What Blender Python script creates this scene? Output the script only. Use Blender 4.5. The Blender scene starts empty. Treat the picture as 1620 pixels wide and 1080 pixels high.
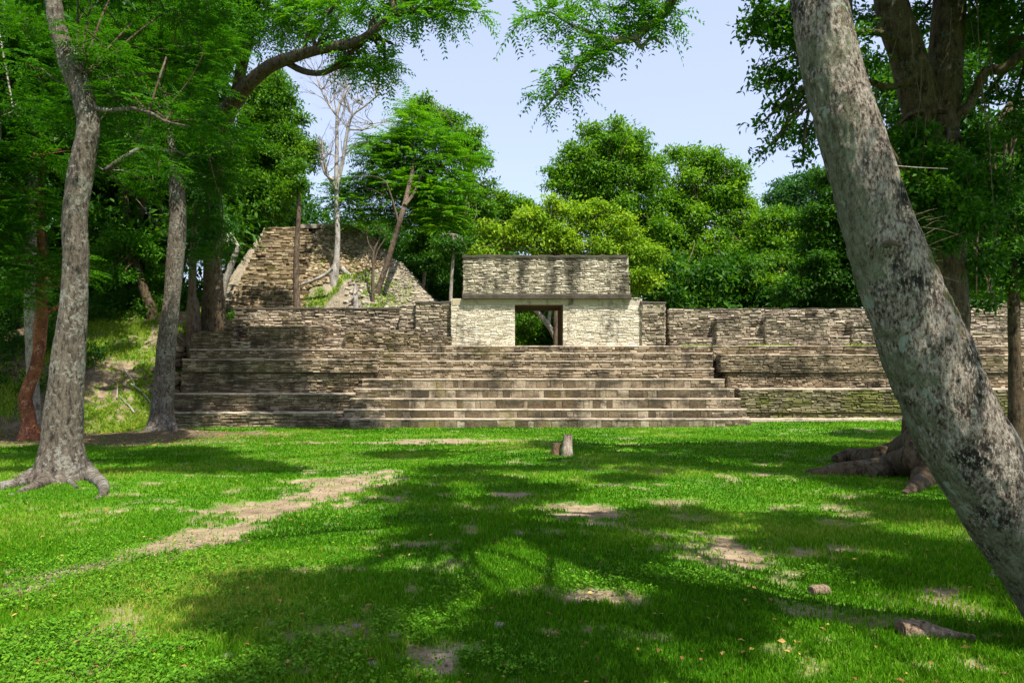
import bpy, math, random
import numpy as np
R = np.random.default_rng(7)
random.seed(7)
sc = bpy.context.scene
COL = sc.collection
F = 1080.0; HZ = 575.0; CX = 810.0; EYE = 1.7

# ------------------------------------------------------------------ helpers
def P(px, py, d):
    return np.array([(px-CX)/F*d, d, EYE-(py-HZ)/F*d])
def X(px, d): return (px-CX)/F*d
def Z(py, d): return EYE-(py-HZ)/F*d

def hsh(i, j, k=0, s=0):
    n = (i*374761393 + j*668265263 + k*2147483647 + s*1274126177) & 0xffffffff
    n = ((n ^ (n >> 13))*1274126177) & 0xffffffff
    n = (n ^ (n >> 16)) & 0xffff
    return n/65535.0
def vnoise2(x, y, s=0):
    xi = np.floor(x).astype(np.int64); yi = np.floor(y).astype(np.int64)
    fx = x-xi; fy = y-yi; fx = fx*fx*(3-2*fx); fy = fy*fy*(3-2*fy)
    a = hsh(xi, yi, 0, s); b = hsh(xi+1, yi, 0, s); c = hsh(xi, yi+1, 0, s); d = hsh(xi+1, yi+1, 0, s)
    return (a*(1-fx)+b*fx)*(1-fy)+(c*(1-fx)+d*fx)*fy
def fbm2(x, y, o=4, s=0):
    x = np.asarray(x, float); y = np.asarray(y, float)
    t = 0; a = .5; n = 0
    for q in range(o):
        t = t+a*vnoise2(x*2**q+13.7*q, y*2**q+7.1*q, s+q); n += a; a *= .5
    return t/n
def vnoise3(x, y, z, s=0):
    xi = np.floor(x).astype(np.int64); yi = np.floor(y).astype(np.int64); zi = np.floor(z).astype(np.int64)
    fx = x-xi; fy = y-yi; fz = z-zi
    fx = fx*fx*(3-2*fx); fy = fy*fy*(3-2*fy); fz = fz*fz*(3-2*fz)
    r = 0
    for a in (0, 1):
        for b in (0, 1):
            for c in (0, 1):
                r = r+hsh(xi+a, yi+b, (zi+c)*7919 % 65521, s)*(fx if a else 1-fx)*(fy if b else 1-fy)*(fz if c else 1-fz)
    return r
def fbm3(p, f, o=3, s=0):
    t = 0; a = .5; n = 0
    for q in range(o):
        g = f*2**q
        t = t+a*vnoise3(p[:, 0]*g, p[:, 1]*g, p[:, 2]*g, s+q); n += a; a *= .5
    return t/n
def sst(a, b, x):
    t = np.clip((np.asarray(x, float)-a)/(b-a), 0, 1); return t*t*(3-2*t)

class MB:
    """collects vertices and faces (tris or quads) with a per-vertex tint"""
    def __init__(s): s.V = []; s.Q = []; s.T = []; s.C = []; s.n = 0; s.MQ = []; s.MT = []
    def add(s, V, Q=None, T=None, c=.5, m=0):
        V = np.asarray(V, float).reshape(-1, 3)
        if Q is not None and len(Q): Q = np.asarray(Q, np.int64)+s.n; s.Q.append(Q); s.MQ.append(np.full(len(Q), m))
        if T is not None and len(T): T = np.asarray(T, np.int64)+s.n; s.T.append(T); s.MT.append(np.full(len(T), m))
        s.V.append(V); s.C.append(np.broadcast_to(np.asarray(c, float), (len(V),))); s.n += len(V)
    def build(s, name, mats, parent=None, smooth=False, extra=None):
        me = bpy.data.meshes.new(name)
        if not isinstance(mats, (list, tuple)): mats = [mats]
        for m in mats: me.materials.append(m)
        V = np.concatenate(s.V); Q = np.concatenate(s.Q) if s.Q else np.zeros((0, 4), np.int64)
        T = np.concatenate(s.T) if s.T else np.zeros((0, 3), np.int64)
        me.vertices.add(len(V)); me.vertices.foreach_set('co', V.astype(np.float32).ravel())
        idx = np.concatenate([Q.ravel(), T.ravel()]).astype(np.int32)
        me.loops.add(len(idx)); me.loops.foreach_set('vertex_index', idx)
        st = np.concatenate([np.arange(len(Q))*4, len(Q)*4+np.arange(len(T))*3]).astype(np.int32)
        me.polygons.add(len(st)); me.polygons.foreach_set('loop_start', st)
        mi = np.concatenate([np.concatenate(s.MQ) if s.MQ else np.zeros(0), np.concatenate(s.MT) if s.MT else np.zeros(0)]).astype(np.int32)
        me.polygons.foreach_set('material_index', mi)
        me.polygons.foreach_set('use_smooth', np.full(len(st), smooth))
        a = me.attributes.new('tint', 'FLOAT', 'POINT'); a.data.foreach_set('value', np.concatenate(s.C).astype(np.float32))
        if extra:
            for k, v in extra.items():
                a = me.attributes.new(k, 'FLOAT', 'POINT'); a.data.foreach_set('value', v.astype(np.float32))
        me.update(calc_edges=True)
        o = bpy.data.objects.new(name, me); COL.objects.link(o)
        if parent is not None:
            o.parent = parent
            o.matrix_parent_inverse = gmat(parent).inverted()
        return o
from mathutils import Matrix
def gmat(o):
    m = Matrix.Translation(o.location)
    if o.parent: m = gmat(o.parent) @ o.matrix_parent_inverse @ m
    return m
def tag(o, label=None, cat=None, group=None, kind=None):
    if label: o['label'] = label
    if cat: o['category'] = cat
    if group: o['group'] = group
    if kind: o['kind'] = kind
    return o
def empty(name, loc, label, cat, group=None):
    o = bpy.data.objects.new(name, None); COL.objects.link(o); o.location = tuple(float(v) for v in loc)
    o.empty_display_size = .2
    return tag(o, label, cat, group)

# ------------------------------------------------------------------ terrain
GND = 0.039
def terrain(x, y):
    x = np.asarray(x, float); y = np.asarray(y, float)
    z = -GND*np.clip(y, -30, 34)
    z = z + .22*sst(9, 13, x)*sst(24, 30, y)                      # right side a bit higher at the foot of the wall
    z = z + .10*(fbm2(x*.22+5, y*.22, 3, 3)-.5)*sst(2, 8, np.abs(y)+1) + .035*(fbm2(x*1.3, y*1.3, 3, 9)-.5)
    # raised plaza inside / behind the structure
    z = z + sst(34.9, 36.2, y)*(3.72+.02*x*0)*sst(-15.2, -14.2, x)
    # hillside to the left of the terraces
    xs = -15.9-.10*np.clip(y-30, 0, 20)*0
    hl = sst(xs+.7, xs-1.6, x)
    foot = 27.4+.25*np.clip(-x-17, 0, 30)*0+1.5*(fbm2(x*.3, y*0, 2, 4)-.5)
    h = np.clip((y-foot)/10.2, 0, 1)
    hill = (h**.85)*6.0+.5*h*(fbm2(x*.5, y*.5, 3, 20)-.5)
    z = z + hl*(hill+.55*(fbm2(x*.9, y*.9, 5, 21)-.5)*sst(.03, .25, h))
    # gentle rise of the forest floor behind
    z = z + .03*np.clip(y-50, 0, 60)+ sst(-20, -60, x)*2
    # earth flare round the big right tree and the mound of soil left
    z = z + .30*np.exp(-(((x-10.6)/1.9)**2+((y-17.0)/1.5)**2))
    z = z + .28*np.exp(-(((x+13.6)/1.3)**2+((y-27.2)/1.0)**2))
    return z
def gz(x, y): return float(terrain(np.array([x]), np.array([y]))[0])
def onground(px, py):
    """point on the terrain seen at a pixel"""
    d = 1.8
    for _ in range(900):
        x, z = X(px, d), Z(py, d)
        if z <= gz(x, d): break
        d += .04
    return np.array([x, d, gz(x, d)])

def seg_dist(x, y, pts):
    best = np.full(np.shape(x), 1e9)
    for (x0, y0, w0), (x1, y1, w1) in zip(pts[:-1], pts[1:]):
        dx, dy = x1-x0, y1-y0; L = dx*dx+dy*dy
        t = np.clip(((x-x0)*dx+(y-y0)*dy)/L, 0, 1)
        dd = np.hypot(x-x0-t*dx, y-y0-t*dy)/(w0+(w1-w0)*t)
        best = np.minimum(best, dd)
    return best
def gp(px, py):
    d = 1836.0/max(py-HZ-42, 4); return X(px, d), d
def bare(x, y):
    """0 grass .. 1 naked earth; where the lawn is really worn"""
    b = np.zeros(np.shape(x))
    n = fbm2(x*1.1, y*1.1, 4, 40); n2 = fbm2(x*4.5, y*4.5, 3, 50)
    path = [(*gp(-60, 965), .18), (*gp(180, 885), .22), (*gp(330, 845), .4), (*gp(430, 815), .75), (*gp(500, 785), 1.0), (*gp(545, 762), .8), (*gp(600, 748), .3)]
    dd = seg_dist(x, y, path)
    b = np.maximum(b, 1.22-dd*.62)
    for px, py, rx, ry, s in [(930, 812, .55, .75, 1.05), (1165, 868, .75, .75, 1.05), (1230, 905, .5, .3, .8), (1290, 868, .5, .22, .8), (940, 940, .6, .28, .9), (1000, 945, .3, .2, .8),
                           (560, 1005, .5, .3, .8), (620, 1010, .3, .22, .9), (700, 1045, .28, .5, 1.1), (670, 1075, .25, .3, 1.0), (860, 1000, .6, .16, .95), (780, 1005, .3, .14, .8), (900, 1015, .3, .2, .8),
                           (725, 698, 2.6, 1.0, 1.15), (560, 699, 3.0, .7, .85), (640, 694, 2, .5, .9), (815, 780, .45, .35, .9), (640, 860, .4, .2, .8), (545, 900, .3, .12, .8), (1200, 750, .7, .3, .8), (1060, 792, .5, .2, .7), (880, 900, .4, .2, .6),
                           (1330, 1040, .5, .3, .55), (1500, 930, .7, .25, .8), (1480, 1050, .6, .3, .7), (1290, 1010, .3, .2, .5), (1350, 905, .6, .2, .6), (460, 1010, .3, .2, .7), (480, 1060, .3, .2, .7)]:
        gx, gy = gp(px, py)
        r = np.hypot((x-gx)/rx, (y-gy)/ry)
        b = np.maximum(b, s*1.25-r*.8)
    b = b+(n-.5)*1.5+(n2-.5)*1.5+(fbm2(x*13, y*13, 2, 57)-.5)*.5
    b = sst(.38, .95, b)
    # broad bare earth under the trees at the left and by the right tree roots
    e = sst(-8.3, -11.5, x+ (n-.5)*5)*sst(20.0, 22.0, y+(n-.5)*3)*sst(28.6, 27.6, y+(n-.5)*1.5)
    e = np.maximum(e, sst(1.25, .8, np.hypot((x-11.4)/3.2, (y-16.3)/2.4)+(n-.5)*.5))
    e = np.maximum(e, .75*sst(1.2, .5, np.hypot((x+9.0)/1.7, (y-12.8)/1.2)+(n-.5)*.6)*0)
    b = np.maximum(b, e*sst(.25, .4, n2+.1))
    # small random thin spots
    b = np.maximum(b, sst(.66, .76, fbm2(x*1.7+9, y*1.7, 4, 77))*.7)
    # hillside: mix of litter and thin grass
    hs = sst(-15.6, -16.6, x)*sst(27, 28.5, y)
    b = np.maximum(b, hs*(.12+.88*sst(.47, .58, fbm2(x*.6, y*.6, 4, 60)*.6+.4*n2)))
    return np.clip(b, 0, 1)

# ------------------------------------------------------------------ materials
def newmat(name):
    m = bpy.data.materials.new(name); m.use_nodes = True
    nt = m.node_tree; nt.nodes.clear()
    out = nt.nodes.new('ShaderNodeOutputMaterial')
    return m, nt, out
def N(nt, t, **kw):
    n = nt.nodes.new(t)
    for k, v in kw.items():
        if k in n.inputs: n.inputs[k].default_value = v
        else: setattr(n, k, v)
    return n
def noise(nt, vec, scale, detail=4, rough=.55, w=0):
    n = N(nt, 'ShaderNodeTexNoise'); n.inputs['Scale'].default_value = scale; n.inputs['Detail'].default_value = detail
    n.inputs['Roughness'].default_value = rough
    nt.links.new(vec, n.inputs['Vector']); return n.outputs['Fac']
def ramp(nt, fac, stops):
    r = N(nt, 'ShaderNodeValToRGB'); e = r.color_ramp.elements
    while len(e) < len(stops): e.new(.5)
    for el, (p, c) in zip(e, stops):
        el.position = p; el.color = (*c, 1) if len(c) == 3 else c
    nt.links.new(fac, r.inputs['Fac']); return r.outputs['Color']
def mix(nt, fac, a, b, mode='MIX'):
    m = N(nt, 'ShaderNodeMix', data_type='RGBA', blend_type=mode)
    for s, v in ((0, fac), (6, a), (7, b)):
        if hasattr(v, 'is_output'): nt.links.new(v, m.inputs[s])
        elif s == 0: m.inputs[0].default_value = v
        else: m.inputs[s].default_value = (*v, 1)
    return m.outputs[2]
def mapping(nt, vec, scale):
    m = N(nt, 'ShaderNodeMapping'); m.inputs['Scale'].default_value = scale; nt.links.new(vec, m.inputs['Vector']); return m.outputs['Vector']
def math_(nt, op, a, b=None, clamp=False):
    m = N(nt, 'ShaderNodeMath', operation=op, use_clamp=clamp)
    for i, v in enumerate((a, b)):
        if v is None: continue
        if hasattr(v, 'is_output'): nt.links.new(v, m.inputs[i])
        else: m.inputs[i].default_value = v
    return m.outputs[0]
def pos(nt): return N(nt, 'ShaderNodeNewGeometry').outputs['Position']
def attr(nt, name): 
    a = N(nt, 'ShaderNodeAttribute', attribute_name=name); return a.outputs['Fac']
def finish(nt, out, col, rough=.9, bump=None, bs=.5, bd=.02, spec=.3):
    p = N(nt, 'ShaderNodeBsdfPrincipled'); p.inputs['Roughness'].default_value = rough; p.inputs['Specular IOR Level'].default_value = spec
    if hasattr(col, 'is_output'): nt.links.new(col, p.inputs['Base Color'])
    else: p.inputs['Base Color'].default_value = (*col, 1)
    if bump is not None:
        b = N(nt, 'ShaderNodeBump'); b.inputs['Strength'].default_value = bs; b.inputs['Distance'].default_value = bd
        nt.links.new(bump, b.inputs['Height']); nt.links.new(b.outputs[0], p.inputs['Normal'])
    nt.links.new(p.outputs[0], out.inputs[0]); return p

def leaf_mat(name, dark, mid, light, trans=.45, rough=.55, spec=.22):
    m, nt, out = newmat(name)
    c = ramp(nt, attr(nt, 'tint'), [(0, dark), (.55, mid), (1, light)])
    p = finish(nt, out, c, rough, spec=spec)
    t = N(nt, 'ShaderNodeBsdfTranslucent')
    tc = mix(nt, 1.0, c, (1.25, 1.2, .45), 'MULTIPLY'); nt.links.new(tc, t.inputs['Color'])
    mx = N(nt, 'ShaderNodeMixShader'); mx.inputs[0].default_value = trans
    nt.links.new(p.outputs[0], mx.inputs[1]); nt.links.new(t.outputs[0], mx.inputs[2]); nt.links.new(mx.outputs[0], out.inputs[0])
    return m

def bark_mat(name, base, dark, lichen, lam=.5, vs=9, moss=None):
    m, nt, out = newmat(name); v = pos(nt)
    vv = mapping(nt, v, (1, 1, .35))
    a = noise(nt, vv, vs, 6, .7); fine = noise(nt, vv, vs*6, 4, .7); big = math_(nt, 'ADD', math_(nt, 'MULTIPLY', noise(nt, v, 2.2, 3, .6), .4), math_(nt, 'MULTIPLY', noise(nt, v, 13, 4, .7), .6))
    c = ramp(nt, a, [(.36, dark), (.52, base), (.68, tuple(min(1, k*1.45) for k in base))])
    lf = ramp(nt, big, [(.60-.2*lam, (0, 0, 0)), (.66-.2*lam, (.85, .85, .85))])
    c = mix(nt, math_(nt, 'MULTIPLY', lf, math_(nt, 'GREATER_THAN', fine, .42)), c, lichen)
    if moss:
        mf = ramp(nt, noise(nt, v, 2.6, 4, .6), [(.56, (0, 0, 0)), (.64, (1, 1, 1))])
        c = mix(nt, math_(nt, 'MULTIPLY', mf, .75), c, moss)
    c = mix(nt, ramp(nt, fine, [(.35, (.8, .8, .8)), (.45, (0, 0, 0))]), c, tuple(k*.45 for k in dark))
    h = math_(nt, 'ADD', math_(nt, 'MULTIPLY', a, 1.0), math_(nt, 'MULTIPLY', fine, .35))
    finish(nt, out, c, .92, h, .9, .05, .15)
    return m

def stone_mat(name, lo, mid, hi, stain=.5, moss=0., mortar=False, streak=.5, mosscol=(.10, .11, .02)):
    m, nt, out = newmat(name); v = pos(nt)
    t = attr(nt, 'tint')
    fine = noise(nt, v, 9, 5, .65); grit = noise(nt, v, 40, 3, .6)
    c = ramp(nt, math_(nt, 'ADD', math_(nt, 'MULTIPLY', t, .42), math_(nt, 'ADD', math_(nt, 'MULTIPLY', fine, .38), math_(nt, 'MULTIPLY', noise(nt, v, 24, 3, .65), .28))), [(.32, lo), (.53, mid), (.74, hi)])
    c = mix(nt, ramp(nt, grit, [(.3, (.5, .5, .5)), (.46, (0, 0, 0))]), c, tuple(k*.4 for k in lo))
    # weather stain: black algae, drawn out downwards, plus patches along the courses
    s1 = noise(nt, mapping(nt, v, (.85, .85, .16)), 1.35, 5, .6)
    s2 = noise(nt, mapping(nt, v, (.5, .5, 1.6)), 1.1, 5, .65)
    s3 = noise(nt, v, 3.5, 4, .6)
    s = math_(nt, 'ADD', math_(nt, 'ADD', math_(nt, 'MULTIPLY', s1, streak), math_(nt, 'MULTIPLY', s2, 1-streak)), math_(nt, 'MULTIPLY', math_(nt, 'SUBTRACT', s3, .5), .35))
    e0 = .66-.24*stain
    sf = ramp(nt, s, [(e0-.06, (0, 0, 0)), (e0+.10, (.88, .88, .88))])
    c = mix(nt, sf, c, (.052, .043, .03))
    if moss:
        mf = ramp(nt, noise(nt, mapping(nt, v, (.5, .5, .6)), 1.2, 5, .65), [(.62-.2*moss, (0, 0, 0)), (.74-.2*moss, (.8, .8, .8))])
        c = mix(nt, mf, c, mosscol)
    h = math_(nt, 'ADD', fine, math_(nt, 'MULTIPLY', grit, .4))
    finish(nt, out, c, .95, h, .8, .04, .1)
    return m

M = {}
M['leaf_mid'] = leaf_mat('leaf mid', (.020, .085, .004), (.080, .225, .008), (.22, .39, .018))
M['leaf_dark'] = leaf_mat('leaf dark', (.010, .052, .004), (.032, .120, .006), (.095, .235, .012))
M['leaf_yellow'] = leaf_mat('leaf yellow green', (.07, .18, .008), (.20, .36, .014), (.38, .52, .03))
M['leaf_fresh'] = leaf_mat('leaf fresh', (.025, .12, .004), (.085, .27, .008), (.20, .42, .014))
M['leaf_feather'] = leaf_mat('leaf feathery', (.014, .075, .003), (.045, .17, .006), (.12, .29, .010), .5)
M['leaf_blue'] = leaf_mat('leaf blue green', (.016, .075, .015), (.045, .15, .03), (.10, .24, .05))
M['grass'] = leaf_mat('lawn grass', (.030, .105, .003), (.092, .262, .004), (.33, .37, .06), .38, .8, .06)
M['weed'] = leaf_mat('weed leaf', (.035, .12, .006), (.085, .23, .010), (.19, .37, .02), .3, .7, .12)
M['litter'] = leaf_mat('fallen leaf', (.09, .04, .015), (.24, .12, .035), (.50, .33, .09), .1)
M['bark_grey'] = bark_mat('bark grey', (.13, .105, .08), (.026, .02, .015), (.27, .26, .215), .45, 16)
M['bark_lean'] = bark_mat('bark leaning tree', (.20, .165, .13), (.03, .025, .02), (.15, .17, .10), .4, 22, moss=(.11, .10, .03))
M['bark_pale'] = bark_mat('bark pale', (.27, .23, .18), (.10, .08, .06), (.40, .40, .34), .5, 7)
M['bark_dark'] = bark_mat('bark dark', (.095, .066, .036), (.024, .016, .010), (.13, .125, .09), .35, 9)
M['bark_dead'] = bark_mat('bark dead', (.34, .30, .26), (.15, .13, .11), (.44, .42, .38), .5, 5)
M['bark_brown'] = bark_mat('bark brown', (.125, .088, .06), (.04, .027, .018), (.19, .17, .12), .3, 9)
M['bark_log'] = bark_mat('bark log', (.30, .215, .14), (.06, .04, .025), (.46, .38, .27), .4, 34)
M['bark_red'] = bark_mat('bark red', (.20, .075, .035), (.09, .03, .018), (.42, .2, .12), .35, 4)
M['stone_white'] = stone_mat('stone pale limewashed', (.46, .39, .285), (.66, .575, .44), (.79, .71, .575), .34, 0, streak=.75)
M['stone_frieze'] = stone_mat('stone frieze', (.30, .245, .17), (.52, .445, .33), (.68, .60, .47), .66, 0, streak=.9)
M['stone_terrace'] = stone_mat('stone terrace', (.13, .095, .055), (.25, .19, .12), (.41, .33, .225), .62, .25, streak=.45, mosscol=(.12, .10, .04))
M['stone_mossy'] = stone_mat('stone mossy', (.10, .085, .045), (.20, .165, .09), (.32, .27, .17), .60, .85, streak=.5, mosscol=(.13, .135, .03))
M['stone_wall'] = stone_mat('stone parapet', (.18, .14, .095), (.35, .285, .205), (.52, .435, .325), .56, .1, streak=.5)
M['stone_step'] = stone_mat('stone stair block', (.085, .06, .034), (.215, .16, .10), (.41, .335, .24), .70, .25, streak=.4, mosscol=(.16, .13, .04))
M['stone_dark'] = stone_mat('stone black capped', (.045, .038, .03), (.085, .072, .056), (.17, .145, .11), .7, 0)
M['stone_rubble'] = stone_mat('stone golden rubble', (.13, .088, .042), (.27, .205, .12), (.44, .355, .225), .42, .2, streak=.3)
M['stone_grey'] = stone_mat('stone grey slope', (.18, .15, .11), (.33, .285, .215), (.50, .445, .35), .42, .15)
M['mortar'] = stone_mat('mortar dark', (.075, .054, .033), (.13, .098, .062), (.19, .145, .095), .5, 0)
M['mortar_light'] = stone_mat('mortar light', (.32, .25, .17), (.48, .39, .28), (.60, .50, .38), .35, 0)
M['mortar_white'] = stone_mat('mortar pale', (.32, .27, .20), (.46, .40, .31), (.56, .50, .40), .25, 0)
M['plaster'] = stone_mat('plaster ledge', (.27, .21, .15), (.44, .36, .27), (.62, .53, .42), .46, .15, streak=.3)
M['plaster_tan'] = stone_mat('plaster band', (.30, .25, .165), (.43, .365, .25), (.52, .45, .33), .45, 0, streak=.9)
M['wood_brown'] = bark_mat('wood brown', (.17, .105, .06), (.07, .045, .028), (.24, .17, .11), .3, 5)
M['wood_grey'] = bark_mat('wood weathered', (.36, .28, .21), (.13, .10, .075), (.48, .42, .34), .4, 8)
M['rock'] = stone_mat('field stone', (.12, .10, .075), (.20, .17, .13), (.30, .26, .21), .3, 0)

m, nt, out = newmat('bark mottled'); v = pos(nt)
vv = mapping(nt, v, (1, 1, .45))
vo = N(nt, 'ShaderNodeTexVoronoi', feature='F1'); vo.inputs['Scale'].default_value = 42; nt.links.new(vv, vo.inputs['Vector'])
cr = noise(nt, vv, 55, 5, .75); md = noise(nt, vv, 12, 5, .7); bg_ = noise(nt, v, 2.1, 5, .62); bg2 = noise(nt, v, 3.3, 4, .6)
plates = ramp(nt, math_(nt, 'ADD', math_(nt, 'MULTIPLY', cr, .7), math_(nt, 'MULTIPLY', md, .3)), [(.41, (.035, .026, .02)), (.465, (.17, .13, .10)), (.52, (.34, .285, .225)), (.60, (.50, .44, .37))])
dk = ramp(nt, bg2, [(.52, (0, 0, 0)), (.66, (1, 1, 1))])
plates = mix(nt, math_(nt, 'MULTIPLY', dk, math_(nt, 'LESS_THAN', cr, .56)), plates, (.022, .018, .014))
smooth_ = ramp(nt, math_(nt, 'ADD', math_(nt, 'MULTIPLY', md, .5), math_(nt, 'MULTIPLY', cr, .5)), [(.40, (.07, .06, .04)), (.47, (.16, .15, .095)), (.60, (.29, .29, .205))])
sx = N(nt, 'ShaderNodeSeparateXYZ'); nt.links.new(N(nt, 'ShaderNodeNewGeometry').outputs['Normal'], sx.inputs[0])
side = math_(nt, 'ADD', math_(nt, 'MULTIPLY', sx.outputs[0], -.16), bg_)   # smooth grey-green skin towards the left flank
c = mix(nt, ramp(nt, side, [(.60, (0, 0, 0)), (.66, (1, 1, 1))]), plates, smooth_)
c = mix(nt, ramp(nt, noise(nt, v, 5, 5, .6), [(.62, (0, 0, 0)), (.66, (.75, .75, .75))]), c, (.36, .42, .34))
msf = ramp(nt, math_(nt, 'ADD', math_(nt, 'MULTIPLY', sx.outputs[0], .14), noise(nt, v, 4, 5, .7)), [(.62, (0, 0, 0)), (.68, (.8, .8, .8))])
c = mix(nt, msf, c, (.13, .125, .03))
finish(nt, out, c, .9, math_(nt, 'ADD', cr, md), 1.0, .05, .15); M['bark_mottled'] = m
# soil / ground
m, nt, out = newmat('lawn ground'); v = pos(nt)
n1 = noise(nt, v, 3, 6, .65); n2 = noise(nt, v, 28, 4, .7); n3 = noise(nt, v, .7, 4, .6)
soil = ramp(nt, math_(nt, 'ADD', math_(nt, 'MULTIPLY', n1, .6), math_(nt, 'MULTIPLY', n2, .4)), [(.34, (.10, .07, .042)), (.5, (.25, .185, .115)), (.66, (.42, .33, .22))])
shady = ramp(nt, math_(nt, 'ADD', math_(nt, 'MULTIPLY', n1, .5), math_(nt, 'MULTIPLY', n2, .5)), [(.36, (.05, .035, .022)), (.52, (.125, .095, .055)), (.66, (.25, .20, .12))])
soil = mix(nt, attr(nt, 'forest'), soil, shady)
turf = ramp(nt, math_(nt, 'ADD', math_(nt, 'MULTIPLY', n3, .5), math_(nt, 'MULTIPLY', n2, .5)), [(.36, (.025, .085, .006)), (.5, (.06, .18, .006)), (.66, (.15, .27, .02))])
c = mix(nt, attr(nt, 'bare'), turf, soil)
finish(nt, out, c, .95, math_(nt, 'ADD', n1, math_(nt, 'MULTIPLY', n2, .6)), .9, .04, .1)
M['ground'] = m
m, nt, out = newmat('mound earth'); v = pos(nt)
n1 = noise(nt, v, 2.4, 6, .65); n2 = noise(nt, v, 14, 5, .7)
c = ramp(nt, math_(nt, 'ADD', math_(nt, 'MULTIPLY', n1, .5), math_(nt, 'MULTIPLY', n2, .5)), [(.34, (.11, .09, .06)), (.5, (.29, .245, .17)), (.66, (.45, .39, .28))])
g = ramp(nt, n2, [(.4, (.05, .09, .015)), (.62, (.15, .21, .04))])
c = mix(nt, attr(nt, 'green'), c, g)
finish(nt, out, c, .95, math_(nt, 'ADD', n1, n2), .9, .12, .1); M['mound'] = m

# ------------------------------------------------------------------ tubes and leaves
def smooth_path(pts, rad, step):
    pts = np.array(pts, float); rad = np.array(rad, float)
    if len(pts) == 2: 
        pts = np.array([pts[0], (pts[0]+pts[1])/2, pts[1]]); rad = np.array([rad[0], (rad[0]+rad[1])/2, rad[1]])
    E = np.vstack([2*pts[0]-pts[1], pts, 2*pts[-1]-pts[-2]]); er = np.concatenate([[rad[0]], rad, [rad[-1]]])
    o = []; r = []
    for i in range(1, len(E)-2):
        L = np.linalg.norm(E[i+1]-E[i]); n = max(2, int(L/step))
        for k in range(n):
            t = k/n; t2 = t*t; t3 = t2*t
            o.append(.5*((2*E[i])+(-E[i-1]+E[i+1])*t+(2*E[i-1]-5*E[i]+4*E[i+1]-E[i+2])*t2+(-E[i-1]+3*E[i]-3*E[i+1]+E[i+2])*t3))
            r.append(er[i]+(er[i+1]-er[i])*t)
    o.append(pts[-1]); r.append(rad[-1])
    return np.array(o), np.array(r)
def tube(mb, pts, rad, sides=8, *a, **k):
    return tube_(mb, pts, rad, sides, *a, **k)
FINE = [0.]
def tube_(mb, pts, rad, sides=8, step=.3, rough=0., rf=3., m=0, flare=0., seed=0, c=.5, cap=True, lump=0.):
    p, r = smooth_path(pts, rad, step)
    T = np.gradient(p, axis=0); T /= np.linalg.norm(T, axis=1)[:, None]+1e-9
    up = np.array([0, 0, 1.]) if abs(T[0][2]) < .8 else np.array([1., 0, 0])
    u = np.cross(T[0], up); u /= np.linalg.norm(u)
    U = [];
    for t in T:
        u = u-np.dot(u, t)*t; u /= np.linalg.norm(u); U.append(u)
    U = np.array(U); W = np.cross(T, U)
    a = np.arange(sides)/sides*2*math.pi
    ca, sa = np.cos(a), np.sin(a)
    D = U[:, None, :]*ca[None, :, None]+W[:, None, :]*sa[None, :, None]
    rr = np.broadcast_to(r[:, None], (len(p), sides)).copy()
    base = (p[:, None, :]+D*rr[:, :, None]).reshape(-1, 3)
    if rough:
        q = base.copy(); q[:, 2] *= .5
        n = fbm3(q+seed*3.1, rf, 4, 5)-.5
        rr = rr*(1+rough*2*n.reshape(rr.shape))
    if lump:
        n = fbm3(base+seed*7.7, 1.1, 2, 15)-.5
        rr = rr*(1+lump*2*n.reshape(rr.shape))
    if FINE[0] and len(base) > 3000:
        q = base.copy(); q[:, 2] *= .45
        n = fbm3(q+seed, 17., 3, 25)-.5; n = np.abs(n)-.12
        rr = rr-FINE[0]*n.reshape(rr.shape)
    if flare:
        s = np.exp(-np.arange(len(p))*step/max(.3, r[0]*1.3))
        ph = seed*1.3
        rr = rr*(1+s[:, None]*flare*(.55+.6*np.clip(np.sin(a*3+ph)+.6*np.sin(a*5+ph*2), -.6, 1.6))[None, :])
    V = (p[:, None, :]+D*rr[:, :, None]).reshape(-1, 3)
    n, k = len(p), sides
    i = np.arange(n-1)[:, None]*k; j = np.arange(k)[None, :]; j2 = (j+1) % k
    Q = np.stack([i+j, i+j2, i+k+j2, i+k+j], -1).reshape(-1, 4)
    mb.add(V, Q=Q, c=c, m=m)
    if cap:
        for e, rv in ((0, True), (n-1, False)):
            ring = V[e*k:(e+1)*k]; ctr = ring.mean(0)
            VV = np.vstack([ring, ctr]); jj = np.arange(k)
            T3 = np.stack([jj, (jj+1) % k, np.full(k, k)], -1)
            if rv: T3 = T3[:, ::-1]
            mb.add(VV, T=T3, c=c, m=m)
    return p
def unit(v): return v/(np.linalg.norm(v, axis=-1, keepdims=True)+1e-9)
def leaves(mb, B, D, Nn, L, W, tint, m=0):
    """folded diamond leaves"""
    B = np.asarray(B); D = unit(D); S = unit(np.cross(D, Nn)); Nn = unit(np.cross(S, D))
    L = np.broadcast_to(L, (len(B),))[:, None]; W = np.broadcast_to(W, (len(B),))[:, None]
    v0 = B; v2 = B+D*L-Nn*L*.10
    v1 = B+D*L*.45+S*W*.5+Nn*W*.12; v3 = B+D*L*.45-S*W*.5+Nn*W*.12
    V = np.stack([v0, v1, v2, v3], 1).reshape(-1, 3)
    i = np.arange(len(B))*4
    T = np.concatenate([np.stack([i, i+1, i+2], -1), np.stack([i, i+2, i+3], -1)])
    mb.add(V, T=T, c=np.repeat(tint, 4), m=m)
def rdir(n):
    v = R.normal(size=(n, 3)); return unit(v)
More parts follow.
